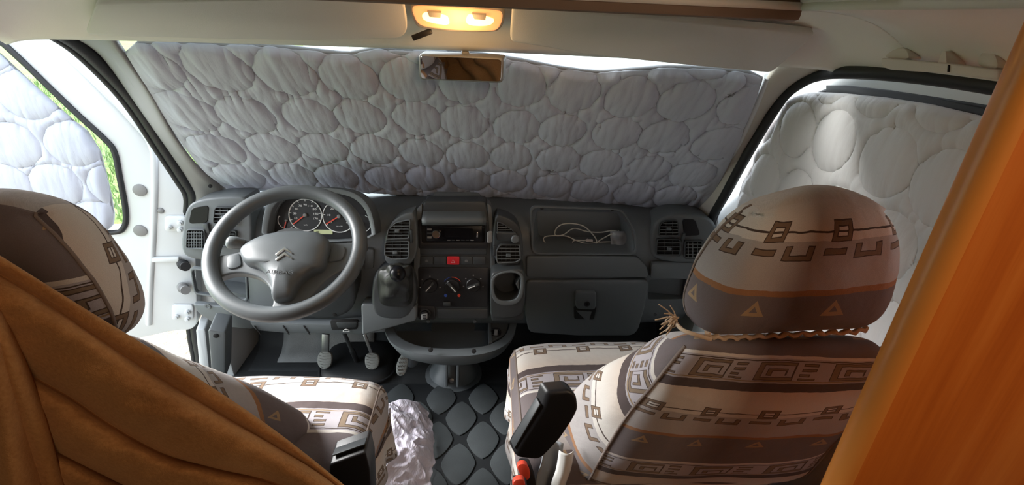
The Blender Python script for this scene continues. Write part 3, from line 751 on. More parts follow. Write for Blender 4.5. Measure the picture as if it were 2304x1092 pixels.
# ------------------------------------------------------------------ dashboard
struct(box('wall_front_upper', (0, 2.06, .35), (.97, .02, .42), M['carpet'], bevel=0))
struct(box('wall_front_left', (-.93, 1.82, .33), (.03, .23, .40), M['white'], bevel=.01))
struct(box('wall_front_right', (.93, 1.80, .33), (.03, .25, .40), M['trimgrey'], bevel=.01))
db = thing('dashboard', 'wide grey plastic dashboard below the quilted windscreen cover', 'dashboard', (0, 1.5, .28))
DF = Plane((0, 1.455, .6), (0, -1, 0))
prof = [(2.0, .69), (1.93, .712), (1.78, .728), (1.62, .742), (1.56, .742), (1.515, .736), (1.485, .72), (1.466, .695), (1.458, .66), (1.455, .60), (1.455, .52), (1.460, .45), (1.476, .38), (1.505, .32), (1.55, .285), (1.65, .27), (2.0, .27)]
prof = [Vector(p) for p in prof]
pp = chaikin(prof, 1, False)
def body_bm():
    bm = bmesh.new(); rows = []
    for k in range(45):
        x = -.855+1.71*k/44; e = abs(x)/.86
        dy = .05*e**5; dz = -.012*e**4
        rows.append([bm.verts.new((x, p.x+dy, p.y+dz)) for p in pp])
    for a, b in zip(rows, rows[1:]):
        for i in range(len(pp)): j = (i+1) % len(pp); bm.faces.new((a[i], a[j], b[j], b[i]))
    bm.faces.new(rows[0][::-1]); bm.faces.new(rows[-1])
    bmesh.ops.recalc_face_normals(bm, faces=bm.faces[:]); return bm
def cutter(px, pl, depth, front=.12, shrink=.93, bev=.006):
    """recess: outline on pl, pulled forward, narrowing into the dash"""
    c = sum((Vector(p) for p in px), Vector((0, 0)))/len(px)
    bm = bmesh.new(); n = len(px)
    A = [bm.verts.new(pl(p[0], p[1])+pl.n*front) for p in px]
    Z = [bm.verts.new(pl(p[0], p[1])) for p in px]
    B = [bm.verts.new(pl(*(c+(Vector(p)-c)*shrink))-pl.n*depth) for p in px]
    bm.faces.new(A); bm.faces.new(B[::-1])
    for i in range(n):
        j = (i+1) % n
        bm.faces.new((A[i], Z[i], Z[j], A[j])); bm.faces.new((Z[i], B[i], B[j], Z[j]))
    bmesh.ops.recalc_face_normals(bm, faces=bm.faces[:])
    me = bpy.data.meshes.new('cut'); bm.to_mesh(me); bm.free()
    o = bpy.data.objects.new('cut', me); COL.objects.link(o); return o
def carve(bm, cutters, name, m, parent, mcut=None):
    me = bpy.data.meshes.new(name); bm.to_mesh(me); bm.free(); me.materials.append(m)
    o = bpy.data.objects.new(name, me); COL.objects.link(o)
    for c in cutters:
        md = o.modifiers.new('b', 'BOOLEAN'); md.operation = 'DIFFERENCE'; md.object = c; md.solver = 'EXACT'
    bpy.context.view_layer.update()
    me2 = bpy.data.meshes.new_from_object(o.evaluated_get(bpy.context.evaluated_depsgraph_get()))
    bpy.data.objects.remove(o)
    for c in cutters: bpy.data.objects.remove(c)
    me2.name = name
    return finish(name, me2, None, parent, 35)
comp = roundpoly([(1196, 468), (1398, 474), (1428, 520), (1431, 572), (1200, 570)], 16, 5)
cub = roundpoly([(431, 608), (551, 620), (553, 676), (440, 660)], 9, 4)
cub2 = roundpoly([(1462, 634), (1560, 634), (1552, 690), (1460, 682)], 5, 3)
clus = roundpoly([(602, 536), (606, 482), (620, 450), (655, 434), (720, 430), (790, 440), (822, 470), (834, 538)], 14, 4)
carve(body_bm(), [cutter(comp, DF, .11, .1, .86), cutter(cub, DF, .10, .06), cutter(cub2, DF, .07, .06), cutter(clus, DF, .075, .08, .95)], 'body', M['dash'], db)
# rim around the open compartment, the panel below it and the glove box door
ring_prism('compartment_rim', scalepoly(comp, 1.07, 1.03), comp, DF, .012, M['dash'], db, lift=.007, bevel=.003)
prism('passenger_panel', roundpoly([(1184, 578), (1300, 577), (1434, 579), (1456, 600), (1460, 626), (1184, 626)], 10, 4), DF, .02, M['dash'], db, .006, 3, lift=.012)
gb = prism('glove_box_door', roundpoly([(1184, 632), (1460, 632), (1452, 690), (1436, 745), (1422, 757), (1300, 757), (1190, 750), (1180, 700)], 12, 4), tiltplane(1.455, .5, -6), .03, M['dash'], db, .007, 3, lift=.008)
GD = tiltplane(1.455, .5, -6)
prism('latch_recess', roundpoly([(1291, 690), (1343, 690), (1336, 720), (1292, 718)], 4, 3), GD, .006, M['dark'], gb, .001, 1, lift=.010)
prism('latch_handle', roundpoly([(1294, 658), (1342, 659), (1340, 698), (1296, 696)], 8, 4), GD, .016, M['dash'], gb, .004, 3, lift=.022)
lathe('lock', [(.0105, 0), (.0105, .003), (.007, .0035), (.006, .001), (.001, .001)], GD(1318, 675)+GD.n*.022, GD.n, M['black'], gb, 16)
prism('latch_chin', [(1296, 700), (1332, 702), (1326, 722), (1318, 722)], GD, .02, M['dashlt'], gb, .003, 2, lift=.013)
prism('end_panel', roundpoly([(1466, 594), (1592, 590), (1580, 630), (1464, 628)], 6, 3), DF, .02, M['dash'], db, .005, 2, lift=.006)
lathe('screw', [(.006, 0), (.006, .002), (.003, .002), (.001, .001)], GD(1474, 708), GD.n, M['dash2'], db, 12)
for x, y in ((1219, 468), (1377, 471)): lathe('screw', [(.005, -.004), (.005, .002), (.001, .003)], DF(x, y)+Vector((0, -.004, 0)), (0, -1, .6), M['dark'], db, 10)

# vents --------------------------------------------------------------
def vent(name, px, pl, n, vertical=0, parent=None, rimm='dash2', slant=.35, tab=True, grid=False, lift=.0):
    q = pl.off(lift)
    v = prism(name, px, q, .004, M['dark'], parent, .0, 1, lift=.0012)
    ring_prism('frame', scalepoly(px, 1.10, 1.10), px, q, .012, M[rimm], v, lift=.010, bevel=.0015)
    ys = [p[1] for p in px]; y0, y1 = min(ys), max(ys)
    proto = None
    for k in range(n):
        y = y0+(y1-y0)*(k+.6)/n
        s = polyscan(px, y)
        if not s or s[1]-s[0] < 6: continue
        a, b = q(s[0], y), q(s[1], y)
        bar('slat', a+q.n*.0055, b+q.n*.0055, .007 if not grid else .006, .0022, Vector((0, 0, 1))*.9-q.n*slant*.0+Vector((0, .35, 0)), M['dash' if not grid else 'dashlt'], v)
    if vertical:
        xs = [p[0] for p in px]; x0, x1 = min(xs), max(xs)
        T = [(p[1], p[0]) for p in px]
        for k in range(vertical):
            x = x0+(x1-x0)*(k+.5 if grid else k+1)/(vertical+(0 if grid else 1)); s = polyscan(T, x)
            if not s: continue
            o = -.006 if grid else -.0025
            bar('fin', q(x, s[0])-q.n*o, q(x, s[1])-q.n*o, .0035 if grid else .006, .002, (1, 0, 0), M['dashlt' if grid else 'black'], v)
    if tab:
        c = sum((Vector(p) for p in px), Vector((0, 0)))/len(px)
        box('tab', q(c.x, c.y)+q.n*.009, (.007, .005, .0045), M['dash'], v, .0012)
    return v
# driver side pod
PL = Plane((-.85, 1.42, .68), (.10, -1, .10))
pod = chaikin([Vector(p) for p in [(411, 505), (417, 474), (430, 456), (466, 446), (528, 441), (562, 446), (568, 560), (540, 588), (470, 588), (420, 582), (406, 560)]], 2)
prism('vent_pod', pod, PL, .12, M['dashlt'], db, .008, 4)  # door light put into the colour: paler plastic than the passenger pod
prism('demister_window', roundpoly([(431, 468), (469, 462), (467, 502), (424, 504)], 9, 4), PL, .004, M['gloss'], db, .001, 1, lift=.003)
vent('side_grille', roundpoly([(421, 519), (458, 519), (459, 560), (419, 558)], 4, 3), PL, 6, 7, db, 'dashlt', tab=False, grid=True, lift=.004)
vent('air_vent', roundpoly([(484, 468), (530, 470), (530, 508), (480, 502)], 6, 3), PL, 5, 2, db, lift=.004)
vent('air_vent', roundpoly([(498, 520), (530, 522), (530, 556), (494, 556)], 5, 3), PL, 4, 2, db, lift=.004)
box('vent_wheel', PL(467, 512)+PL.n*.005, (.008, .006, .016), M['dash2'], db, .003)
# passenger side pod
PR = Plane((.85, 1.44, .66), (-.12, -1, .08))
pod = chaikin([Vector(p) for p in [(1462, 560), (1464, 530), (1472, 505), (1488, 488), (1530, 480), (1580, 484), (1612, 500), (1622, 560), (1610, 592), (1540, 594), (1486, 588), (1468, 578)]], 2)
prism('vent_pod', pod, PR, .12, M['dash'], db, .012, 4)
vent('air_vent', roundpoly([(1487, 505), (1497, 499), (1524, 498), (1528, 532), (1483, 532)], 5, 3), PR, 5, 2, db, lift=.004)
vent('air_vent', roundpoly([(1480, 540), (1530, 541), (1530, 576), (1478, 574)], 5, 3), PR, 4, 2, db, lift=.004)
prism('demister_window', roundpoly([(1535, 493), (1564, 494), (1576, 530), (1540, 532)], 8, 4), PR, .004, M['gloss'], db, .001, 1, lift=.003)
vent('side_grille', roundpoly([(1543, 545), (1582, 544), (1584, 582), (1542, 582)], 4, 3), PR, 5, 4, db, 'dash2', tab=False, grid=True, lift=.004)
box('vent_wheel', PR(1535, 537)+PR.n*.006, (.005, .005, .022), M['dash2'], db, .002)

# centre stack ---------------------------------------------------------
ST = tiltplane(1.395, .45, 12)
prism('centre_stack', roundpoly([(952, 452), (1094, 452), (1104, 500), (1108, 600), (1104, 716), (936, 716), (934, 600), (942, 500)], 10, 4), ST, .12, M['dash2'], db, .008, 3)
prism('stack_cheek', roundpoly([(938, 470), (950, 458), (946, 560), (938, 700), (928, 700), (932, 560)], 5, 3), ST, .10, M['dash'], db, .004, 2, lift=.003)
prism('stack_cheek', roundpoly([(1096, 456), (1106, 466), (1114, 560), (1114, 700), (1104, 700), (1103, 560)], 5, 3), ST, .10, M['dash'], db, .004, 2, lift=.003)
# sloping lid above the radio and its hump
def lid(u, v):
    a = onY(949+u*(1094-949), 494-(u*.0), 1.415); b = onZ(962+u*(1086-962), 438+6*u, .770)
    p = a.lerp(b, v); return p+Vector((0, -.004, .010*math.sin(PI*v)))
surf_grid('stack_lid', lid, 12, 10, M['dash'], db, .02)
prism('lid_hump', roundpoly([(968, 447), (978, 430), (1078, 432), (1090, 449)], 8, 4), Plane(onZ(1030, 440, .775), (0, -.6, .8)), .03, M['dash'], db, .006, 3, lift=.006)
# radio
rd = ring_prism('radio', roundpoly([(940, 494), (1099, 497), (1098, 560), (942, 560)], 4, 3), roundpoly([(948, 501), (1092, 503), (1091, 546), (949, 546)], 3, 3), ST, .03, M['black'], db, lift=.008, bevel=.002)
prism('face_plate', roundpoly([(958, 506), (1086, 508), (1085, 544), (959, 544)], 3, 3), ST, .016, M['gloss'], rd, .002, 2, lift=.008)
prism('bay', roundpoly([(946, 500), (1094, 502), (1093, 548), (947, 548)], 3, 2), ST, .004, M['dark'], rd, 0, 1, lift=.001)
SU, SV, SN = Vector((1, 0, 0)), ST.n.cross(Vector((1, 0, 0))), ST.n
if SV.z < 0: SV = -SV
lathe('volume_knob', [(.0135, 0), (.0135, .010), (.0115, .012), (.002, .0118), (.001, .0118)], ST(982, 525)+SN*.008, SN, M['chrome'], rd, 24, 30)
for y in (515, 533): box('button', ST(967, y)+SN*.0088, (.0075, .0025, .0035), M['trimgrey'], rd, .0012, (SU, SN, SV))
box('button', ST(967, 524)+SN*.0088, (.0075, .0022, .003), M['dash2'], rd, .0012, (SU, SN, SV))
for k in range(6): box('button', ST(1010+k*10.5, 539.5)+SN*.0088, (.0055, .0015, .0013), M['trimgrey'] if k in (0, 2, 5) else M['dash2'], rd, .0004, (SU, SN, SV))
box('trim_line', ST(1030, 510)+SN*.0084, (.085, .0008, .0006), M['dash2'], rd, 0, (SU, SN, SV))
prism('display', roundpoly([(1000, 514), (1064, 515), (1063, 534), (1000, 534)], 2, 2), ST, .003, M['gloss'], rd, .0005, 1, lift=.0095)
box('socket', ST(1074, 527)+SN*.0088, (.0022, .002, .009), M['chrome'], rd, .0008, (SU, SN, SV))
prism('shelf_lip', roundpoly([(944, 556), (1096, 556), (1096, 574), (944, 574)], 4, 3), ST, .02, M['dash2'], db, .006, 3, lift=.004)
# switches
for k in range(5):
    x0 = 946+k*29.6; hz = k == 2
    s = prism('hazard_switch' if hz else 'switch', roundpoly([(x0+.8, 578), (x0+28.6, 578.5), (x0+28.4, 596.5), (x0+.8, 596)], 2.5, 3), ST, .016, M['redlamp'] if hz else M['dash2'], db, .0022, 2, lift=.008 if hz else .005, label='red hazard light switch' if hz else None)
    c = ST(x0+14.5, 587)+SN*(.0085 if hz else .0055)
    if hz:
        tube('triangle_mark', [c+SU*(.0075*math.sin(a))+SV*(.0075*math.cos(a)-.001) for a in (0, 2.094, 4.189)], .0007, M['print'], s, True, 4)
    elif k in (0, 3):
        box('mark', c, (.005, .0004, .0015), M['trimgrey'], s, 0, (SU, SN, SV)); box('mark', c+SV*.004, (.003, .0004, .0008), M['trimgrey'], s, 0, (SU, SN, SV))
# climate panel
cp = prism('climate_panel', roundpoly([(940, 602), (1101, 602), (1099, 692), (942, 692)], 6, 4), ST, .02, M['black'], db, .003, 2, lift=.005)
for x, y, ang in ((968, 642, -40), (1018, 643, 40), (1065, 640, -68)):
    c = ST(x, y)+SN*.005
    kn = lathe('climate_knob', [(.0245, 0), (.0235, .008), (.0215, .010), (.001, .0105)], c, SN, M['black'], cp, 28)
    a = math.radians(ang); d = SV*math.cos(a)-SU*math.sin(a)
    box('grip', c+SN*.014, (.021, .005, .0045), M['dash2'], kn, .002, (d, SN, d.cross(SN)))
    box('pointer', c+SN*.0195-d*.006, (.012, .0006, .0012), M['print'], kn, 0, (d, SN, d.cross(SN)))
    for q in range(5):
        aa = math.radians(-100+q*50); dd = SV*math.cos(aa)+SU*math.sin(aa)
        if abs(x-1018) < 3: continue
        box('mark', c+dd*.0325+SN*.0008, (.0022, .0008, .0020), M['trimgrey'], cp, .0005, (SU, SN, SV))
for x, y, m in ((1003, 664, 'blue'), (1033, 664, 'red')):
    lathe('mark', [(.0052, 0), (.0052, .0012), (.001, .0013)], ST(x, y)+SN*.005, SN, M[m], cp, 14, label='%s temperature dot' % m)
arc = [ST(1018, 643)+SN*.0056+(SV*math.cos(math.radians(a))+SU*math.sin(math.radians(a)))*.031 for a in range(-5, 65, 8)]
tube('mark', arc, .0010, M['red'], cp, seg=4)
arc = [ST(1018, 643)+SN*.0056+(SV*math.cos(math.radians(a))+SU*math.sin(math.radians(a)))*.031 for a in range(-60, -10, 8)]
tube('mark', arc, .0008, M['blue'], cp, seg=4)
box('slider', ST(1006, 682)+SN*.008, (.012, .004, .007), M['dash2'], cp, .002, (SU, SN, SV))
prism('ashtray', roundpoly([(983, 695), (1099, 696), (1098, 718), (984, 718)], 4, 3), ST, .03, M['dash2'], db, .004, 2, lift=.003)
sk = prism('socket_panel', roundpoly([(936, 688), (979, 690), (980, 721), (940, 720)], 6, 3), ST, .02, M['black'], db, .003, 2, lift=.006)
lathe('lighter_ring', [(.018, 0), (.018, .004), (.0135, .004), (.0135, -.001), (.001, -.001)], ST(957, 704)+SN*.006, SN, M['dash2'], sk, 20)
for x in (964, 1068): lathe('stud', [(.006, 0), (.006, .008), (.001, .009)], ST(x, 722), SN, M['dash2'], db, 10)
# quarter-round vents beside the stack
VL = tiltplane(1.41, .65, 8)
prism('vent_bezel', chaikin([Vector(p) for p in [(866, 600), (864, 560), (868, 520), (884, 496), (912, 480), (938, 478), (940, 600)]], 2), VL, .09, M['dash'], db, .006, 3)
vent('air_vent', roundpoly([(871, 538), (874, 518), (890, 503), (921, 496), (919, 536)], 4, 3), VL, 6, 2, db, 'dashlt', lift=.006)
vent('air_vent', roundpoly([(868, 546), (919, 545), (917, 582), (882, 584), (866, 574)], 4, 3), VL, 5, 2, db, 'dashlt', lift=.006)
box('vent_wheel', VL(927, 530)+VL.n*.009, (.004, .005, .022), M['dash2'], db, .002)
prism('vent_bezel', chaikin([Vector(p) for p in [(1110, 482), (1136, 486), (1162, 500), (1176, 525), (1178, 600), (1108, 604)]], 2), VL, .09, M['dash2'], db, .006, 3)
vent('air_vent', roundpoly([(1120, 502), (1128, 503), (1152, 518), (1156, 524), (1120, 522)], 3, 3), VL, 4, 1, db, 'dashlt', lift=.006, tab=False)
vent('air_vent', roundpoly([(1126, 553), (1168, 553), (1170, 584), (1160, 590), (1120, 592), (1118, 566)], 4, 3), VL, 5, 4, db, 'dashlt', lift=.006)
box('vent_wheel', VL(1112, 562)+VL.n*.009, (.004, .005, .018), M['dash2'], db, .002)
# cup holder
ch = carve(prism_bm([VL.off(.035)(p[0], p[1]) for p in chaikin([Vector(p) for p in [(1104, 622), (1112, 612), (1172, 604), (1183, 616), (1182, 690), (1172, 716), (1106, 720), (1102, 700)]], 2)], Vector((0, .12, 0)), .006, 3),
     [cutter(chaikin([Vector(p) for p in [(1112, 618), (1172, 612), (1172, 650), (1164, 674), (1142, 680), (1120, 676), (1110, 656)]], 2), VL.off(.035), .07, .02, .9)], 'cup_holder', M['dash2'], db)
ring_prism('holder_rim', chaikin([Vector(p) for p in [(1105, 616), (1178, 606), (1180, 655), (1170, 682), (1142, 690), (1114, 684), (1104, 660)]], 2), chaikin([Vector(p) for p in [(1112, 618), (1172, 612), (1172, 650), (1164, 674), (1142, 680), (1120, 676), (1110, 656)]], 2), VL, .008, M['dash'], ch, lift=.040, bevel=.002)
prism('inner_rib', [(1160, 640), (1170, 625), (1168, 655)], VL, .05, M['dash'], ch, .002, 1, lift=.02)
prism('lower_cheek', roundpoly([(1104, 700), (1180, 690), (1178, 722), (1106, 724)], 6, 3), VL, .08, M['dash2'], db, .006, 3, lift=.02)
# gear lever console
prism('lever_console', chaikin([Vector(p) for p in [(842, 600), (936, 594), (938, 720), (846, 722), (832, 680)]], 2), VL, .09, M['dash2'], db, .012, 4, lift=.02)
prism('lever_console_lip', roundpoly([(812, 684), (938, 690), (938, 722), (814, 756)], 8, 3), VL, .06, M['dash'], db, .01, 3, lift=.018)
# driver side lower panels
KP = tiltplane(1.44, .5, -8)
ring_prism('cubby_rim', scalepoly(cub, 1.16, 1.08), cub, DF, .014, M['dash'], db, lift=.009, bevel=.003)
prism('driver_panel', roundpoly([(432, 684), (545, 694), (570, 700), (572, 742), (520, 738), (470, 722), (446, 706)], 8, 4), DF, .02, M['dash'], db, .008, 3, lift=.008)
prism('fuse_cover', roundpoly([(556, 618), (690, 628), (690, 700), (562, 696)], 8, 4), DF, .02, M['dashlt'], db, .005, 2, lift=.006)
lathe('screw', [(.010, 0), (.010, .003), (.006, .003), (.005, .001), (.001, .001)], DF(471, 686)+DF.n*.009, DF.n, M['dashlt'], db, 16)
prism('lower_edge', roundpoly([(560, 724), (660, 728), (740, 730), (816, 724), (862, 716), (868, 748), (806, 752), (640, 750), (575, 744)], 6, 3), DF, .03, M['dash'], db, .006, 2, lift=.012)
for x in (576, 640, 686): bar('slot', DF(x, 728)+DF.n*.0135, DF(x+14, 748)+DF.n*.0135, .004, .002, DF.n, M['dark'], db)
hp = prism('handle_pocket', roundpoly([(742, 722), (806, 722), (804, 742), (746, 744)], 5, 3), DF, .01, M['dark'], db, .002, 2, lift=.014)
prism('bonnet_release', roundpoly([(755, 727), (804, 726), (802, 738), (760, 739)], 4, 3), DF, .012, M['dash2'], hp, .003, 2, lift=.018)
tube('mark', [DF(782+7*math.cos(a), 739-5*math.sin(a))+DF.n*.019 for a in np.linspace(0, PI, 8)], .0010, M['print'], hp, seg=4)
tube('mark', [DF(775, 739.5)+DF.n*.019, DF(789, 739.5)+DF.n*.019], .0010, M['print'], hp, seg=4)
prism('ignition_panel', roundpoly([(820, 560), (842, 562), (840, 606), (818, 608)], 6, 3), DF, .02, M['dash'], db, .005, 2, lift=.01)

# instrument cluster -----------------------------------------------------
CO = chaikin([Vector(p) for p in [(586, 545), (590, 490), (602, 452), (640, 428), (715, 420), (790, 428), (828, 456), (843, 500), (846, 545)]], 2)
CI = chaikin([Vector(p) for p in [(598, 543), (603, 494), (615, 460), (648, 438), (715, 431), (784, 439), (817, 464), (832, 502), (836, 543)]], 2)
CP = tiltplane(1.44, .74, 18, -.4)
ic = ring_prism('instrument_cluster', CO, CI, CP, .09, M['dash'], db, lift=.045, bevel=.004, ilift=-.005)
FP = CP.off(-.01)
prism('face_plate', scalepoly(CI, 1.03), FP, .006, M['black'], ic, .001, 1)
FU, FN = Vector((1, 0, 0)), FP.n; FV = FN.cross(FU)
def dial(x, y, rpx, marks, needle, rr, nm, wr=.0016, hub=.006, nc='red', ts=.0088):
    c = FP(x, y)+FN*.002; R = rpx/ (F_PX/((c-CAM).dot(FW)))
    d = lathe(nm, [(R*1.02, -.001), (R*1.02, .0008), (.001, .0008)], c, FN, M['black'], ic, 32)
    def pol(a, r): a = math.radians(a); return c+FN*.0015+(FU*math.sin(a)+FV*math.cos(a))*R*r
    a0, a1 = rr
    tube('scale_ring', [pol(a0+(a1-a0)*k/48, 1) for k in range(48 if a1-a0 >= 360 else 49)], wr, M['print'], d, a1-a0 >= 360, 5)
    for a, s in marks:
        bar('tick', pol(a, .86), pol(a, .98), .0018, .0006, FN, M['print'], d)
        if s: text('number', s, ts, pol(a, .64)+FN*.0002, FU, FV, M['print'], d, sx=1.25)
    n = pol(needle, .92)+FN*.004; h = c+FN*.0055
    bar('needle', h, n, .0032, .0014, FN, M[nc], d, label='red needle')
    lathe('needle_hub', [(hub, 0), (hub, .006), (hub*.7, .008), (.0005, .0085)], c+FN*.0015, FN, M['trimgrey'], d, 16)
    return d, c, R
sp = [(-126+k*30.5, str(10+20*k)) for k in range(9)]
sp = [(-110+ k*27.5, str(10+20*k)) for k in range(9)]
d1, c1, R1 = dial(688, 484, 36, sp, -128, (0, 360), 'speedometer')
text('unit_mark', 'km/h', .0055, c1-FV*R1*.62+FN*.002, FU, FV, M['print'], d1)
d2, c2, R2 = dial(764, 487, 36, [(-126, '0'), (-84, '10'), (-42, '20'), (0, '30'), (42, '40'), (84, '50'), (126, '60')], -122, (0, 360), 'rev_counter')
text('unit_mark', 'rpm x 100', .0045, c2-FV*R2*.62+FN*.002, FU, FV, M['print'], d2)
dial(646, 496, 19, [(-60, ''), (200, '')], 195, (130, 300), 'fuel_gauge', .0011, .004, 'red')
dial(816, 503, 19, [(60, ''), (100, '')], 170, (20, 190), 'temperature_gauge', .0011, .004, 'red')
lc = prism('display', roundpoly([(706, 517), (748, 518), (748, 527.5), (706, 527)], 1.2, 2), FP, .003, M['lcd'], ic, .0006, 1, lift=.003)
text('number', '245', .0068, FP(715, 522)+FN*.0035, FU, FV, M['dark'], lc)
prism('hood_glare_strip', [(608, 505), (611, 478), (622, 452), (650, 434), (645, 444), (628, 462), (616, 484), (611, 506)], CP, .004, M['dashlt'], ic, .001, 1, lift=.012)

# steering column shroud under the wheel
SHP = tiltplane(1.34, .62, -12, -.35)
prism('column_shroud', chaikin([Vector(p) for p in [(664, 600), (772, 596), (800, 640), (798, 700), (752, 722), (700, 720), (668, 690)]], 2), SHP, .14, M['dash2'], db, .016, 4)
for x, y in ((709, 658), (753, 708)): lathe('screw_hole', [(.007, -.004), (.007, .001), (.005, .0015)], SHP(x, y), SHP.n, M['dark'], db, 12)

# ------------------------------------------------------------------ steering wheel
WC = CAM+ray(646, 560)*1.19
el = math.radians(56); WN = Vector((.02, -math.cos(el), math.sin(el))).normalized()
WU = Vector((1, 0, 0)); WU = (WU-WN*WU.dot(WN)).normalized(); WV = WN.cross(WU)
WP = Plane(WC, WN)
sw = thing('steering_wheel', 'grey three spoke steering wheel with silver chevron emblem on the driver side', 'steering', WC-WN*.08)
RW = .172
bm = bmesh.new(); tube_bm(bm, [WC+(WU*math.cos(a)+WV*math.sin(a))*RW for a in [2*PI*k/72 for k in range(72)]], .0185, True, 14)
bmobj('rim', bm, M['wheel'], sw, 180)
def z2(pts, s=2.73, ox=400, oy=400): return [Vector((ox+p[0]/s, oy+p[1]/s)) for p in pts]
spk = z2([(238, 478), (300, 470), (388, 452), (520, 400), (700, 380), (860, 385), (945, 395), (1040, 396), (1115, 396), (1135, 470), (1110, 540), (1050, 552), (985, 582), (915, 624), (868, 672), (815, 740), (790, 790), (800, 818), (700, 858), (600, 858), (530, 836), (575, 800), (588, 752), (572, 690), (540, 640), (495, 610), (440, 592), (380, 582), (310, 590), (250, 614), (212, 604)])
prism('spoke_frame', chaikin(spk, 2), WP, .022, M['wheel'], sw, .008, 3, lift=.0)
# domed airbag pad
pad = chaikin(z2([(386, 455), (440, 412), (520, 374), (610, 352), (700, 344), (800, 344), (880, 350), (944, 398), (930, 480), (905, 575), (850, 590), (790, 625), (740, 680), (712, 752), (650, 764), (586, 768), (592, 700), (575, 640), (545, 595), (500, 562), (440, 548), (405, 520)]), 2)
pc_ = sum(pad, Vector((0, 0)))/len(pad); bm = bmesh.new(); rows = []
QP = WP.off(.004)
for k, (s, hh) in enumerate(((1, -.03), (1, .006), (.985, .014), (.95, .0195), (.86, .025), (.7, .0295), (.5, .0325), (.25, .034))):
    rows.append([bm.verts.new(QP(*(pc_+(p-pc_)*s))+WN*hh) for p in pad])
for a, b in zip(rows, rows[1:]):
    for i in range(len(pad)): j = (i+1) % len(pad); bm.faces.new((a[i], a[j], b[j], b[i]))
bm.faces.new(rows[0]); bm.faces.new(rows[-1])
hub = bmobj('airbag_pad', bm, M['wheel'], sw, 50)
EP = WP.off(.0375)
for dy in (0, 32):
    ch = [(597, 470+dy), (655, 424+dy), (704, 463+dy), (700, 468+dy), (655, 444+dy), (606, 478+dy)]
    ch = [(p[0], p[1]) for p in ch]
    prism('chevron_emblem', z2(ch), EP, .006, M['chrome'], hub, .001, 2, lift=.003, label='silver chevron of the emblem')
tx = WP.off(.0365)
text('lettering', 'AIRBAG', .0135, QP(640, 628)+WN*.0335, WU, WV, M['dash2'], hub, sx=1.3)
bar('seam', QP(594, 604)+WN*.033, QP(684, 597)+WN*.031, .0015, .001, WN, M['dash2'], hub)
# switch pads at the pad's sides
prism('spoke_cover', roundpoly(z2([(300, 480), (378, 458), (392, 540), (330, 562), (298, 552)]), 8, 4), WP, .006, M['wheel'], sw, .003, 2, lift=.004)
prism('spoke_cover', roundpoly(z2([(952, 402), (1022, 416), (1030, 450), (1010, 505), (918, 520)]), 8, 4), WP, .006, M['wheel'], sw, .003, 2, lift=.004)
lathe('hub_column', [(.05, -.10), (.055, -.02), (.06, 0)], WC, WN, M['dash2'], sw, 24)
# stalks
sk1 = thing('indicator_stalk', 'grey indicator stalk behind the left spoke of the steering wheel', 'lever', WC-WU*.05-WN*.07)
a = WC-WN*.05-WU*.04+WV*.02
tube('lever', [a, onY(560, 552, 1.18), onY(535, 548, 1.16)], [.008, .011, .015], M['dashlt'], sk1, seg=12)
tube('lever_grip', [onY(548, 550, 1.165), onY(530, 547, 1.158), onY(514, 545, 1.152), onY(508, 544, 1.150)], [.0135, .0165, .0155, .008], M['dash'], sk1, seg=14)
sk2 = thing('wiper_stalk', 'dark wiper stalk end behind the right side of the steering wheel rim', 'lever', WC+WU*.05-WN*.07)
tube('lever', [WC-WN*.05+WU*.04, onY(780, 556, 1.20), onY(826, 556, 1.22)], [.008, .011, .012], M['dash2'], sk2, seg=12)
lathe('end_cap', [(.013, 0), (.014, .012), (.008, .016), (.001, .017)], onY(826, 556, 1.22), (1, 0, 0), M['black'], sk2, 14)

# ------------------------------------------------------------------ gear lever
gl_ = thing('gear_lever', 'black gear lever with a leather boot left of the centre stack', 'gear lever', VL(890, 690))
B0 = [VL.off(.022)(p[0], p[1]) for p in catmull([(850, 612), (868, 598), (900, 594), (926, 598), (930, 640), (924, 684), (890, 690), (858, 684), (850, 650)], 4, True)]
kc = VL(908, 590)+VL.n*.115
axk = (kc-VL(890, 640)).normalized()
neck = kc-axk*.025
def boot(u, v):
    i = u*len(B0); k = int(i) % len(B0); p = B0[k].lerp(B0[(k+1) % len(B0)], i-int(i))
    c = sum(B0, Vector())/len(B0)
    a = 2*PI*u; w = .016*(1-v)+.010*v
    t = neck+(p-c).normalized()*.014
    q = p.lerp(t, v**.8)
    fold = math.sin(a*5+v*7)*.006*math.sin(PI*min(1, v*1.1))+.004*math.sin(a*3-v*11)*math.sin(PI*v)
    return q+(p-c).normalized()*(fold+.010*math.sin(PI*v))
leather = mat('boot_leather', (.016, .017, .015), .5, bump=.4, bs=200, bd=.001)
gridobj('boot', boot, 60, 24, leather, gl_, 0, 180)
lathe('collar', [(.0135, -.012), (.016, -.004), (.016, .006), (.012, .010)], neck, axk, M['black'], gl_, 18)
lathe('knob', [(.012, -.018), (.017, -.008), (.0215, .008), (.0235, .022), (.022, .034), (.015, .042), (.006, .045), (.001, .0455)], neck+axk*.02, axk, M['gloss'], gl_, 24, 60)

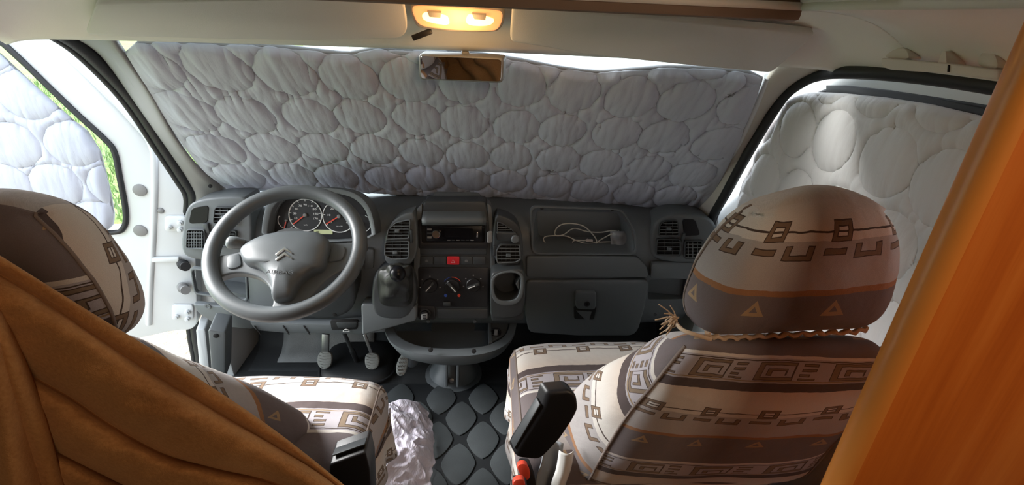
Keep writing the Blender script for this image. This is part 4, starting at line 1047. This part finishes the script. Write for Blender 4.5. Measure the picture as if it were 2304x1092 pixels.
# ------------------------------------------------------------------ table tray below the dashboard and its foot
zt = .30
to = catmull([onZ(x, y, zt) for x, y in [(862, 716), (866, 744), (882, 772), (915, 790), (965, 799), (1025, 802), (1085, 797), (1130, 781), (1155, 755), (1164, 716)]], 4)
ti = catmull([onZ(x, y, zt) for x, y in [(880, 716), (886, 742), (900, 760), (930, 775), (970, 783), (1025, 785), (1080, 781), (1115, 770), (1140, 750), (1150, 716)]], 4)
tr = thing('storage_tray', 'grey plastic storage tray below the centre stack on a round floor foot', 'tray', (-.02, 1.5, 0))
bm = bmesh.new(); n = len(to)
def row(P, dz, s=1): 
    c = Vector((-.02, 1.56, 0)); return [bm.verts.new(Vector((c.x+(p.x-c.x)*s, c.y+(p.y-c.y)*s, p.z+dz))) for p in P]
rows = [row(to, -.075, .80), row(to, -.05, .92), row(to, -.012), row(to, 0), row(ti, 0), row(ti, -.012, .99), row(ti, -.058, .93)]
for a, b in zip(rows, rows[1:]):
    for i in range(n-1): bm.faces.new((a[i], a[i+1], b[i+1], b[i]))
bm.faces.new(rows[0]); bm.faces.new(rows[-1])
bmobj('tray_shell', bm, M['dash'], tr, 35)
prism('divider', [onZ(1098, 716, zt), onZ(1098, 780, zt)] and [(1098, 722), (1104, 722), (1108, 770), (1100, 772)], Plane((0, 0, zt-.004), (0, 0, 1)), .05, M['dash'], tr, .002, 1)
sk3 = lathe('socket', [(.020, 0), (.020, .006), (.015, .006), (.015, 0), (.001, 0)], onZ(1116, 750, zt-.01), (-.1, -.5, 1), M['black'], tr, 20)
box('socket_cap', onZ(1116, 748, zt+.002), (.006, .004, .012), M['trimgrey'], sk3, .002)
prism('socket_deck', [(1104, 718), (1146, 718), (1138, 752), (1106, 768)], Plane((0, 0, zt-.012), (0, 0, 1)), .01, M['dash'], tr, .002, 1)
for x, y in ((968, 793), (1066, 796)): lathe('screw_hole', [(.008, -.004), (.008, .001), (.006, .0015)], onY(x, y, 1.325)+Vector((0, .012, 0)), (0, -1, .3), M['dark'], tr, 12)
fc = onZ(1020, 838, .03); fc = Vector((fc.x, 1.60, 0))
lathe('floor_foot', [(.115, 0), (.115, .008), (.098, .014), (.092, .035), (.075, .055), (.060, .09), (.052, .15), (.060, .20), (.085, .235)], fc, (0, 0, 1), M['dash'], tr, 40)
for s in (-1, 1):
    bar('foot_rib', fc+Vector((s*.022, -.105, .03)), fc+Vector((s*.022, -.05, .17)), .012, .03, (0, -1, .3), M['dash'], tr, .004)
    lathe('screw_hole', [(.010, -.004), (.010, .001), (.008, .0015)], fc+Vector((s*.055, -.068, .155)), (0, -1, .2), M['dark'], tr, 12)
lathe('bolt', [(.009, 0), (.009, .008), (.004, .009), (.001, .009)], fc+Vector((-.002, -.088, .045)), (0, -1, .5), M['steel'], tr, 10)

# ------------------------------------------------------------------ small things
# phone clip on the right vent
pc2 = thing('phone_holder', 'grey phone clip fixed across the right centre vent', 'phone holder', VL(1130, 540))
prism('clip_arm', roundpoly([(1116, 522), (1164, 524), (1166, 544), (1118, 542)], 6, 4), VL, .012, M['dash2'], pc2, .004, 3, lift=.024)
lathe('clip_knob', [(.013, 0), (.013, .006), (.010, .009), (.001, .010)], VL(1158, 533)+VL.n*.024, VL.n, M['dash'], pc2, 20)
prism('clip_jaw', roundpoly([(1096, 524), (1108, 522), (1108, 546), (1096, 548)], 4, 3), VL, .014, M['trimgrey'], pc2, .003, 2, lift=.034)
# usb plug in the lighter socket
up = thing('usb_plug', 'small grey charger plug in the lighter socket below the climate knobs', 'plug', ST(957, 706)+SN*.006)
lathe('plug_body', [(.012, 0), (.012, .016), (.010, .018), (.001, .018)], ST(957, 704)+SN*.006, SN, M['black'], up, 18)
box('plug_face', ST(957, 706)+SN*.026, (.011, .003, .010), M['trimgrey'], up, .003, (Vector((.95, 0, .2)).normalized(), SN, SV))
for d in (-.004, .004): box('port', ST(957, 706)+SN*.0295+SV*d, (.0055, .0006, .0016), M['dark'], up, 0, (SU, SN, SV))
# white cable lying in the open compartment
CB = Plane((0, 1.515, .6), (0, -1, .35))
cab = [(1392, 522), (1375, 519), (1350, 523), (1320, 521), (1290, 514), (1268, 528), (1250, 530), (1249, 518), (1262, 506), (1285, 503), (1312, 509), (1332, 526), (1342, 544), (1330, 556), (1306, 562), (1275, 562), (1240, 554), (1224, 543), (1226, 533), (1250, 530), (1275, 532), (1296, 541), (1320, 548), (1350, 545), (1378, 545), (1388, 555), (1380, 565), (1345, 567), (1310, 560), (1290, 550), (1292, 541), (1315, 541), (1322, 538)]
P = catmull([CB(x, y)+CB.n*(.003*math.sin(k*2.1)+.004) for k, (x, y) in enumerate(cab)], 6)
cb = thing('charging_cable', 'white charging cable coiled in the open dashboard compartment', 'cable', CB(1310, 565))
tube('cord', P, .0021, M['cable'], cb, seg=6)
tube('cord', catmull([CB(x, y)+CB.n*.006 for x, y in [(1392, 520), (1372, 528), (1350, 540), (1330, 556), (1318, 562)]], 6), .0021, M['cable'], cb, seg=6)
box('connector', CB(1325, 541)+CB.n*.006, (.012, .004, .004), M['offwhite'], cb, .0015, label='cable connector')
box('connector', CB(1335, 560)+CB.n*.005, (.012, .005, .006), M['trimgrey'], cb, .0015)
bg = thing('clear_bag', 'crumpled clear plastic pouch beside the white cable in the compartment', 'pouch', CB(1395, 560))
gridobj('film', lambda u, v: CB(1372+42*u, 520+46*v)+CB.n*(.008+.010*noise.noise((u*3, v*3, 2))+.006*math.sin(PI*u)), 16, 16, M['plastic_bag'], bg, .001)
ad = thing('charger_adapter', 'small black charger adapter under the white cable', 'adapter', CB(1352, 560))
box('adapter_body', CB(1354, 557)+CB.n*.004, (.018, .008, .009), M['black'], ad, .003)
box('prongs', CB(1366, 557)+CB.n*.004, (.006, .003, .004), M['steel'], ad, .001)

# pedals -------------------------------------------------------------
def pedal(name, label, px, Y, arm, grooves, tilt=30):
    pl = tiltplane(Y, onY(*px[0], Y).z, -tilt+60, 0)
    pl = Plane(onY(*px[0], Y), (0, -math.cos(math.radians(tilt)), math.sin(math.radians(tilt))))
    t = thing(name, label, 'pedal', pl(*px[len(px)//2]))
    out = chaikin([Vector(p) for p in px], 2)
    p = prism('pedal_pad', out, pl, .016, M['pad'], t, .004, 2)
    ys = [q[1] for q in out]; xs = [q[0] for q in out]; cx = (min(xs)+max(xs))/2
    for k in range(grooves):
        y = min(ys)+(max(ys)-min(ys))*(k+.7)/(grooves+.4); s = polyscan(out, y)
        if not s: continue
        a, b = s[0]+3, s[1]-3
        if name == 'accelerator_pedal':
            m = 7; pts = [pl(a+(b-a)*q/m, y+(2.0 if q % 2 else -2.0))+pl.n*.0015 for q in range(m+1)]
        else: pts = [pl(a, y-1.5)+pl.n*.0015, pl(cx-2, y+1.5)+pl.n*.0015, pl(cx+2, y+1.5)+pl.n*.0015, pl(b, y-1.5)+pl.n*.0015]
        tube('tread_rib', pts, .0018, M['steel'] if name == 'accelerator_pedal' else M['pad'], p, seg=5)
    c = pl(cx, min(ys)+8)-pl.n*.012
    bar('pedal_arm', onY(arm[0], arm[1], Y+arm[3]), c, arm[2], .010, (0, -1, .3), M['steel'], t, .002)
    return t
pedal('clutch_pedal', 'clutch pedal, leftmost pedal above the driver seat cushion', [(714, 800), (722, 791), (740, 791), (747, 800), (745, 822), (734, 832), (722, 831), (713, 820)], 1.60, (733, 752, .028, .02), 6)
pedal('brake_pedal', 'brake pedal right of the steering column shaft', [(820, 803), (828, 794), (845, 795), (853, 803), (852, 824), (842, 833), (830, 833), (821, 824)], 1.60, (820, 752, .012, .03), 6)
pedal('accelerator_pedal', 'long zigzag treaded accelerator pedal beside the tray', [(902, 797), (912, 793), (919, 799), (917, 825), (911, 843), (901, 848), (891, 842), (891, 820)], 1.56, (914, 790, .008, .03), 6, 35)
lathe('pedal_stop', [(.026, 0), (.026, .012), (.018, .016), (.001, .017)], onY(927, 812, 1.62), (0, -.8, .5), M['dash2'], None, 22)
tag(bpy.data.objects['pedal_stop'], 'round grey pedal stop beside the accelerator pedal', 'stop')
ss = thing('steering_shaft', 'thin steering column shaft running down between clutch and brake pedals', 'shaft', onY(818, 838, 1.66))
tube('upper_rod', [onY(770, 740, 1.50), onY(792, 790, 1.58)], .0075, M['dash2'], ss, seg=10)
tube('lower_rod', [onY(790, 785, 1.58), onY(812, 832, 1.66)], .011, M['black'], ss, seg=10)
tube('rubber_gaiter', [onY(806, 822, 1.64), onY(818, 842, 1.68)], [.016, .028], M['rubber'], ss, seg=16)
sc = thing('shaft_cover', 'black rubber hump around the steering shaft on the toe board', 'cover', (-.40, 1.68, .02))
def hump(u, v):
    a = 2*PI*u; r = 1-v; sgn = lambda t: math.copysign(abs(t)**.6, t)
    return Vector((-.42+.15*r*sgn(math.cos(a)), 1.655+.13*r*sgn(math.sin(a)), .012+.035*math.sqrt(max(0, 1-r**5))+.12*max(0, .13*r*sgn(math.sin(a)))))
gridobj('moulded_cover', hump, 48, 12, M['matbase'], sc, 0)
tube('edge_bead', [hump(k/48, 0)+Vector((0, 0, .004)) for k in range(48)], .006, M['rubber'], sc, True, 6)

# floor mat with raised pads --------------------------------------------
fm = thing('floor_mat', 'black rubber floor mat with rounded diamond pads between the seats', 'mat', (.03, 1.1, 0))
prism('mat_base', roundpoly([(-.34, .35), (.42, .35), (.42, 1.53), (-.34, 1.53)], .03) and [(0, 0), (1, 0), (0, 1)], Plane((0, 0, 0), (0, 0, 1)), .001, M['matbase'], fm) if False else box('mat_base', (.04, .93, .004), (.40, .605, .004), M['matbase'], fm, .002)
bm = bmesh.new()
lp = []
for k in range(28):
    a = 2*PI*k/28; c, s = math.cos(a), math.sin(a); e = .78
    lp.append(Vector((.056*math.copysign(abs(c)**(2/1.45), c), .082*math.copysign(abs(s)**(2/1.45), s), .013)))
pad0 = None
for j in range(-10, 4):
    for i in range(-4, 6):
        if (i+j) % 2: continue
        x, Y = .012+.08*i, 1.349+.1*j
        if Y < .38 or Y > 1.53: continue
        L = [Vector((x+p.x, min(1.532, Y+p.y), p.z)) for p in lp]
        if max(p.y for p in L) >= 1.532:
            L = [p for p in L if p.y < 1.5319] if sum(1 for p in L if p.y < 1.5319) > 5 else None
            if not L: continue
            bmobj('mat_pad', prism_bm(L, (0, 0, -.007), .003, 2), M['matpad'], fm); continue
        if pad0 is None:
            pad0 = bmobj('mat_pad', prism_bm(L, (0, 0, -.007), .003, 2), M['matpad'], fm); p0 = Vector((x, Y, 0))
        else:
            o = pad0.copy(); COL.objects.link(o); o.location = pad0.location+Vector((x, Y, 0))-p0

# ------------------------------------------------------------------ seats
def lerp(a, b, t): return a+(b-a)*t
def interp(tab, t):
    for (a, x), (b, y) in zip(tab, tab[1:]):
        if t <= b: return lerp(x, y, max(0, (t-a)/(b-a)))
    return tab[-1][1]
def rpt(h, r, p):
    q = Vector([max(-(h[k]-r), min(h[k]-r, p[k])) if h[k] > r else 0 for k in range(3)]); d = p-q
    return q+d.normalized()*min(r, min(h)) if d.length > min(r, min(h)) else p
def seat(name, label, sg, cx, cush, vo, uo):
    """sg = +1 passenger side, -1 driver side; cx centre line; cush = (x0, x1, Y0, Y1, top)"""
    t = thing(name, label, 'seat', (cx, .85, .02), 'two cab seats in patterned covers')
    inner = -sg                         # direction of the gangway
    # backrest
    hb = (.24, .085, .28)
    def mb(p):
        nx, ny, nz = p.x/hb[0], p.y/hb[1], p.z/hb[2]; k = max(0, min(1, (nz+1)/2)); f = max(0, min(1, (ny+1)/2))
        z = .36+k*.55; Yr = .765-.165*k; Y = Yr+f*((.17 if sg > 0 else .15)-.02*k)
        wr = interp([(0, .222), (.5, .205), (.8, .180), (1, .152)], k); wf = interp([(0, .335), (.3, .315), (.6, .25), (.85, .185), (1, .150)], k)
        w = lerp(wr, wf, f**.8)
        if sg < 0: w -= (.012+.052*sm(.25, .7, k))*f
        if nx*sg > 0: w *= 1.30
        z -= .085*f*sm(.45, 1, k)
        Y -= .018*(1-nx*nx)*(1-f)*sm(0, .6, 1-abs(nz))
        q = Vector((cx+nx*w, Y, z))
        return q+Vector((0, 1, 0))*.006*noise.noise((q.x*9, q.z*9, sg*3))
    def ub(face, p):
        ax, s = face
        x, z = p.x, p.z
        if ax == 1: return (x+uo, z*1.15+vo+.012*math.sin(x*5))
        if ax == 0:
            d = (p.y+hb[1])
            return (z*.9+d*.8+uo, z*.75-d*.9+(-.41 if sg > 0 else -.48)) if s == inner else (z+uo, d+vo)
        return (x+uo, hb[2]*1.15+(p.y+hb[1])+vo)
    softbox('backrest', hb, .055, 30, mb, ub, M['cover'], t)
    # seam cord along the back panel edges and across the shoulders
    for s in (-1, 1):
        pts = [mb(rpt(hb, .055, Vector((s*hb[0], -hb[1], -hb[2]+hb[2]*2*k/24)))) for k in range(25)]
        tube('seam', pts, .0032, M['piping'], t, seg=6)
    # headrest
    hh = (.17, .06, .135)
    W = [(0, .160), (.08, .176), (.28, .180), (.5, .168), (.68, .150), (.8, .130), (.9, .106), (.96, .086), (1, .066)]
    sk = .02*sg
    def mh(p):
        nx, ny, nz = p.x/hh[0], p.y/hh[1], p.z/hh[2]; k = max(0, min(1, (nz+1)/2)); f = max(0, min(1, (ny+1)/2))
        w = interp(W, k)*(1-.10*(1-f)*(nz < .8)) if True else 0
        w *= (1.07 if nx*sg > 0 else 1-.20*f)
        z = (.887 if sg > 0 else .855)+k*.268; Y = .605+.012*(1-k)+f*.115-.016*(1-nx*nx)*(1-f)*sm(0, .5, 1-abs(nz))
        q = Vector((cx+.004*sg-.018*(k-.4)*sg*0+nx*w+ (.012*(1-k))*sg, Y, z-.030*f*k*k-.018*nx*nx*k*k+.006*math.sin(nx*2)))
        return q+Vector((0, 1, 0))*.005*noise.noise((q.x*11, q.z*11, sg*5))
    vh = -.287 if sg > 0 else -.435
    def uh(face, p):
        ax, s = face
        if ax == 1: return (p.x+.02, p.z*1.02+.125+vh+.010*math.cos(p.x*9))
        if ax == 0 and sg > 0: return (p.x+s*(p.y+hh[1])+.02, p.z*1.02+.125+vh+.010*math.cos(p.x*9))
        if ax == 0: return (p.z+(p.y+.06)*.2, -(p.y+hh[1])*1.2+p.z*.5+.125+vh+.30)
        return (p.x+.02, hh[2]*1.02+.125+vh+(p.y+hh[1])*.12)
    softbox('headrest', hh, .058, 28, mh, uh, M['cover'], t)
    for s in (-1, 1):
        pts = [mh(rpt(hh, .058, Vector((s*hh[0], -hh[1] if s == inner and sg < 0 else hh[1]*.1, -hh[2]+hh[2]*2*k/20)))) for k in range(21)]
        tube('headrest_seam', pts, .0026, M['piping'], t, seg=6)
    hem = [mh(rpt(hh, .058, Vector((hh[0]*.92*(-1+2*k/40), -hh[1]*.9, -hh[2]))))+Vector((0, -.003, .003*math.sin(k*1.9)-.004)) for k in range(41)]
    tube('headrest_hem', hem, [.0042+.0014*math.sin(k*2.3) for k in range(41)], M['fringe'], t, seg=6)
    # cushion
    x0, x1, Y0, Y1, top = cush
    hc = ((x1-x0)/2, (Y1-Y0)/2, .085); cc = Vector(((x0+x1)/2, (Y0+Y1)/2, top-.085))
    def mc(p):
        nx, ny = p.x/hc[0], p.y/hc[1]
        z = p.z+.022*(1-nx*nx)*(1-ny**4)*(p.z > 0)-.03*sm(.5, 1, ny)*(p.z > 0)
        low = max(0, -p.z/hc[2])
        q = Vector((cc.x+p.x*(1-.02*low)+(.016*math.sin(p.y*22)*low if abs(nx) > .8 else 0), cc.y+p.y-.05*max(0, abs(nx)-.6)*max(0, ny)*.9, cc.z+z))
        return q+Vector((0, 0, .004*noise.noise((q.x*10, q.y*10, 1))))
    def uc(face, p):
        ax, s = face
        if ax == 2: return (p.x+.03, -p.y*1.05+.03*math.sin(p.x*6)*(p.x > 0)+cvo)
        if ax == 0: return (p.y+.03, s*(p.z*1.0)+.23+p.y*.2)
        return (p.x+.03, -(hc[1]*1.05+(hc[2]-p.z))+cvo)
    cvo = .0 if sg < 0 else .05
    softbox('cushion', hc, .05, 30, mc, uc, M['cover'], t)
    pts = [mc(rpt(hc, .05, Vector((inner*hc[0], -hc[1]*.95+hc[1]*1.85*k/24, hc[2])))) for k in range(25)]
    tube('cushion_seam', pts, .003, M['piping'], t, seg=6)
    # skirt of the cover on the gangway side, plinth and back shell
    def skirt(u, v):
        Y = lerp(Y0+.02, Y1-.03, u); p = mc(Vector((inner*hc[0]*.99, lerp(-hc[1]+.02, hc[1]-.03, u), -hc[2]*.3)))
        return Vector((p.x+inner*(.004+.010*math.sin(u*17)*v+.004*v), p.y, p.z-.11*v-.02*math.sin(u*9)*v))
    gridobj('cover_skirt', skirt, 40, 12, M['cover'], t, .003, 180, uv=lambda u, v: (u*.4, -.15*v+.36+u*.1))
    box('plinth', (cc.x, cc.y-.02, .13), (hc[0]*.82, hc[1]*.8, .13), M['black'], t, .02)
    box('swivel_plate', (cc.x, cc.y-.02, .27), (hc[0]*.88, hc[1]*.85, .012), M['steel'], t, .004)
    return t, mb, mh
ps, pmb, pmh = seat('passenger_seat', 'passenger seat in a patterned brown and cream cover beside the orange wood panel', 1, .552, (.165, .80, .78, 1.235, .475), -.177, .0)
ds, dmb, dmh = seat('driver_seat', 'driver seat in a patterned cover behind the steering wheel, half behind the orange curtain', -1, -.588, (-.80, -.165, .72, 1.075, .475), .19, .03)

# yarn tassel tied at the passenger headrest
tq = onY(1514, 716, .665); ts_ = thing('yarn_tassel', 'frayed cream yarn tassel tied at the corner of the passenger headrest', 'tassel', tq)
bm = bmesh.new(); rg = random.Random(5)
for k in range(26):
    a = rg.uniform(-1, 1); L = rg.uniform(.016, .034)
    s0 = onY(1522+rg.uniform(-3, 6), 728+rg.uniform(-14, 6), .66); e = s0+Vector((-L*rg.uniform(.3, 1), rg.uniform(-.012, .012), L*rg.uniform(-.9, .9)))
    tube_bm(bm, [s0, s0.lerp(e, .5)+Vector((0, rg.uniform(-.004, .004), .004)), e], .0011, False, 4)
tag(bmobj('frayed_threads', bm, M['fringe'], ts_), kind='stuff')
tube('tie_cord', catmull([onY(1520, 726, .66), onY(1535, 742, .63), onY(1560, 752, .615), onY(1600, 764, .61)], 6), .0034, M['fringe'], ts_, seg=6)

# armrests -------------------------------------------------------------
AP = Plane((0, .665, .6), (-.10, -1, .12))
am = thing('armrest', 'black plastic armrest on the gangway side of the passenger seat', 'armrest', AP(1200, 1030), 'black seat armrests')
hexa = [(1232, 884), (1284, 880), (1299, 892), (1303, 922), (1290, 948), (1262, 990), (1222, 1032), (1208, 1037), (1168, 1033), (1158, 1024), (1164, 1008), (1222, 918)]
bm = prism_bm([AP(p[0], p[1]) for p in roundpoly([Vector(p) for p in hexa], 8, 3)], Vector((-.010, .024, .002)), .010, 4)
bmobj('arm_shell', bm, M['black'], am, 50)
e0, e1 = AP(1222, 914)+Vector((-.007, .012, .001)), AP(1162, 1014)+Vector((-.006, .012, .001))
bar('side_plate', e0, e1, .020, .004, (-1, -.3, .25), M['dash2'], am, .002)
AP2 = Plane((0, .70, .6), (.10, -1, .12))
am2 = thing('armrest', 'black plastic armrest on the gangway side of the driver seat', 'armrest', AP2(785, 1080), 'black seat armrests')
bm = prism_bm([AP2(p[0], p[1]) for p in roundpoly([Vector(p) for p in [(740, 1047), (822, 1018), (832, 1060), (836, 1150), (745, 1170)]], 6, 3)], Vector((.0, .05, .006)), .006, 3)
bmobj('arm_shell', bm, M['black'], am2, 50)
bar('top_plate', AP2(744, 1046)+Vector((0, .028, .005)), AP2(818, 1020)+Vector((0, .028, .005)), .036, .003, (0, .3, 1), M['dash2'], am2, .001)
# buckles
BPl = Plane((0, .735, .4), (0, -1, .3))
for lab, pts, bod in (('red seat belt buckle button just under the black armrest', [(1163, 1050), (1172, 1044), (1184, 1045), (1192, 1058), (1194, 1076), (1186, 1083), (1176, 1078), (1166, 1062)], [(1168, 1046), (1192, 1046), (1206, 1084), (1204, 1140), (1180, 1140), (1170, 1080)]),
                      ('paler red seat belt buckle button at the bottom frame edge', [(1152, 1086), (1166, 1078), (1182, 1080), (1182, 1110), (1156, 1112)], [(1150, 1096), (1186, 1090), (1192, 1150), (1156, 1156)])):
    if 'paler' in lab: BPl = Plane((0, .690, .4), (0, -1, .3))
    b = thing('seat_belt_buckle', lab, 'buckle', BPl(*bod[-1]), 'red seat belt buckles beside the passenger seat')
    prism('buckle_body', roundpoly([Vector(p) for p in bod], 6, 3), BPl, .024, M['black'], b, .003, 2)
    prism('release_button', chaikin([Vector(p) for p in pts], 2), BPl, .014, M['red'], b, .003, 2, lift=.006)
    bar('stalk', BPl(*bod[-1])-BPl.n*.012, BPl(*bod[-1])-BPl.n*.012+Vector((.01, 0, -.2)), .03, .008, (0, -1, 0), M['rubber'], b, .002)
# grey belt webbing hanging between armrest and backrest
wb_ = thing('seat_belt', 'grey seat belt webbing hanging behind the passenger armrest', 'seat belt', onY(1230, 1085, .74))
P = [onY(1246, 1000, .765), onY(1240, 1040, .76), onY(1228, 1080, .755), onY(1226, 1140, .75)]
P = catmull(P, 6)
gridobj('webbing', lambda u, v: P[int(v*(len(P)-1))]+Vector((-.022+.044*u, .01*math.sin(u*3), 0)), 6, len(P)-1, M['webbing'], wb_, .002)
gridobj('webbing_fold', lambda u, v: P[int(v*(len(P)-1))]+Vector((.010+.03*u, -.016-.01*math.sin(u*3), 0)), 6, len(P)-1, M['fraywhite'], wb_, .002)

# crumpled lilac cloth on the floor
lt = [(856, 912), (900, 904), (942, 906), (962, 924)]; lr = [(962, 924), (972, 960), (976, 1010), (974, 1060), (966, 1130)]
lb = [(780, 1150), (860, 1140), (966, 1130)]; ll = [(856, 912), (872, 960), (880, 1010), (868, 1048), (800, 1100), (780, 1150)]
cl = coons(lt, lr, lb, ll)
def cloth(u, v):
    q = cl(u, v); e = min(1, min(u, 1-u, v, 1-v)*9)
    z = .018+.10*(1-u)**1.3+.02*math.sin(PI*u)
    P = onZ(q.x, q.y, z)
    n1 = noise.noise((P.x*13, P.y*13, 3)); n2 = noise.noise((P.x*30, P.y*30, 8)); n3 = noise.noise((P.x*60, P.y*60, 5))
    return P+Vector((.012*n2, .010*n1, (.020*n1+.012*(.5-abs(n2)*1.3)+.003*n3)*(.35+.65*e)))
tag(gridobj('lilac_cloth', cloth, 110, 140, M['lilac'], None, .002), 'crumpled lilac cloth lying on the floor mat beside the driver seat', 'cloth')

# ------------------------------------------------------------------ orange curtain in the foreground
ct = thing('curtain', 'orange brown velour curtain gathered in diagonal folds behind the driver seat', 'curtain', (-.35, .40, .0))
LN = [[(-60, 540), (0, 575), (200, 700), (400, 822), (600, 955), (775, 1092), (900, 1200)],
      [(-60, 584), (60, 652), (300, 812), (480, 922), (620, 1004), (740, 1080), (850, 1180)],
      [(-60, 760), (58, 838), (161, 897), (254, 960), (370, 1023), (488, 1056), (640, 1096), (800, 1200)],
      [(-60, 930), (60, 985), (117, 1013), (205, 1057), (300, 1104), (400, 1150), (520, 1240)],
      [(-60, 1060), (40, 1090), (120, 1120), (250, 1180), (400, 1240)],
      [(-60, 1300), (60, 1320), (200, 1340), (400, 1380)]]
LN = [resample([p for p in catmull([Vector(q) for q in l], 8)], 100) for l in LN]
HB = [.016, .050, .046, .040, .03]
def curt(u, v):
    k = min(4, int(u*5)); t = u*5-k; i = v*100; j = min(99, int(i))
    # the cloth rolls from crease to crease
    tt = .5-.5*math.cos(PI*t)*1.0; tt = lerp(t, tt, .35)
    a = LN[k][j].lerp(LN[k][j+1], i-j); b = LN[k+1][j].lerp(LN[k+1][j+1], i-j); p = a.lerp(b, tt)
    w = noise.noise((p.x/150, p.y/60, 2)); w2 = noise.noise((p.x/60+p.y/80, p.y/30, 7))
    h = HB[k]*math.sqrt(max(0, 1-(2*t-1)**2))*(.45+.55*min(1, .3+v))
    lay = -.006*k
    return onY(p.x, p.y, .455+lay*.0-h-.010*w-.004*w2*math.sin(PI*t))
gridobj('diagonal_drape', curt, 200, 100, M['curtain'], ct, .003, 180)
RB = resample(catmull([Vector(p) for p in [(-60, 560), (-20, 660), (0, 705), (54, 823), (83, 901), (117, 1013), (150, 1150), (170, 1300)]], 6), 60)
def vert(u, v):
    i = v*60; j = min(59, int(i)); r = RB[j].lerp(RB[j+1], i-j)
    x0 = -330; p = Vector((lerp(x0, r.x, u), r.y-60*(1-u)*(1-v)))
    f = .020*abs(math.sin(u*9.5+.6*math.sin(v*4)+v))**.7+.012*math.sin(u*23+v*3)*.4
    e = math.exp(-((1-u)/.03))
    return onY(p.x, p.y, .405-f*min(1, .4+v)+.035*e+.006*noise.noise((p.x/70, p.y/120, 4)))
gridobj('hanging_drape', vert, 120, 60, M['curtain'], ct, .003, 180)

def upper(u, v):
    f = .022*abs(math.sin(u*9.5+1))**.7+.010*math.sin(u*26)
    return Vector((-.95+.50*u+.03*(1-v)*(u-.5), .40-f*.8+.02*v, 1.90-.95*v))
gridobj('upper_drape', upper, 80, 30, M['curtain'], ct, .003, 180)
# ------------------------------------------------------------------ orange wood panel on the right
wp = thing('wood_panel', 'tall glossy orange wood cupboard side standing behind the passenger seat', 'panel', (.9, .41, 0))
xe = .528
box('panel_board', (xe+.42, .418, .98), (.415, .014, .98), M['wood'], wp, .004)
bm = bmesh.new(); loop = [Vector((xe+.012+.014*math.cos(a), .416+.018*math.sin(a), .0)) for a in [PI/2+PI*k/12 for k in range(13)]]
n = len(loop); A = [bm.verts.new(p) for p in loop]; B = [bm.verts.new(p+Vector((0, 0, 1.96))) for p in loop]
for i in range(n): bm.faces.new((A[i], A[(i+1) % n], B[(i+1) % n], B[i]))
bm.faces.new(A); bm.faces.new(B[::-1])
bmobj('edge_strip', bm, M['woodedge'], wp, 60, 'lighter rounded edge strip')
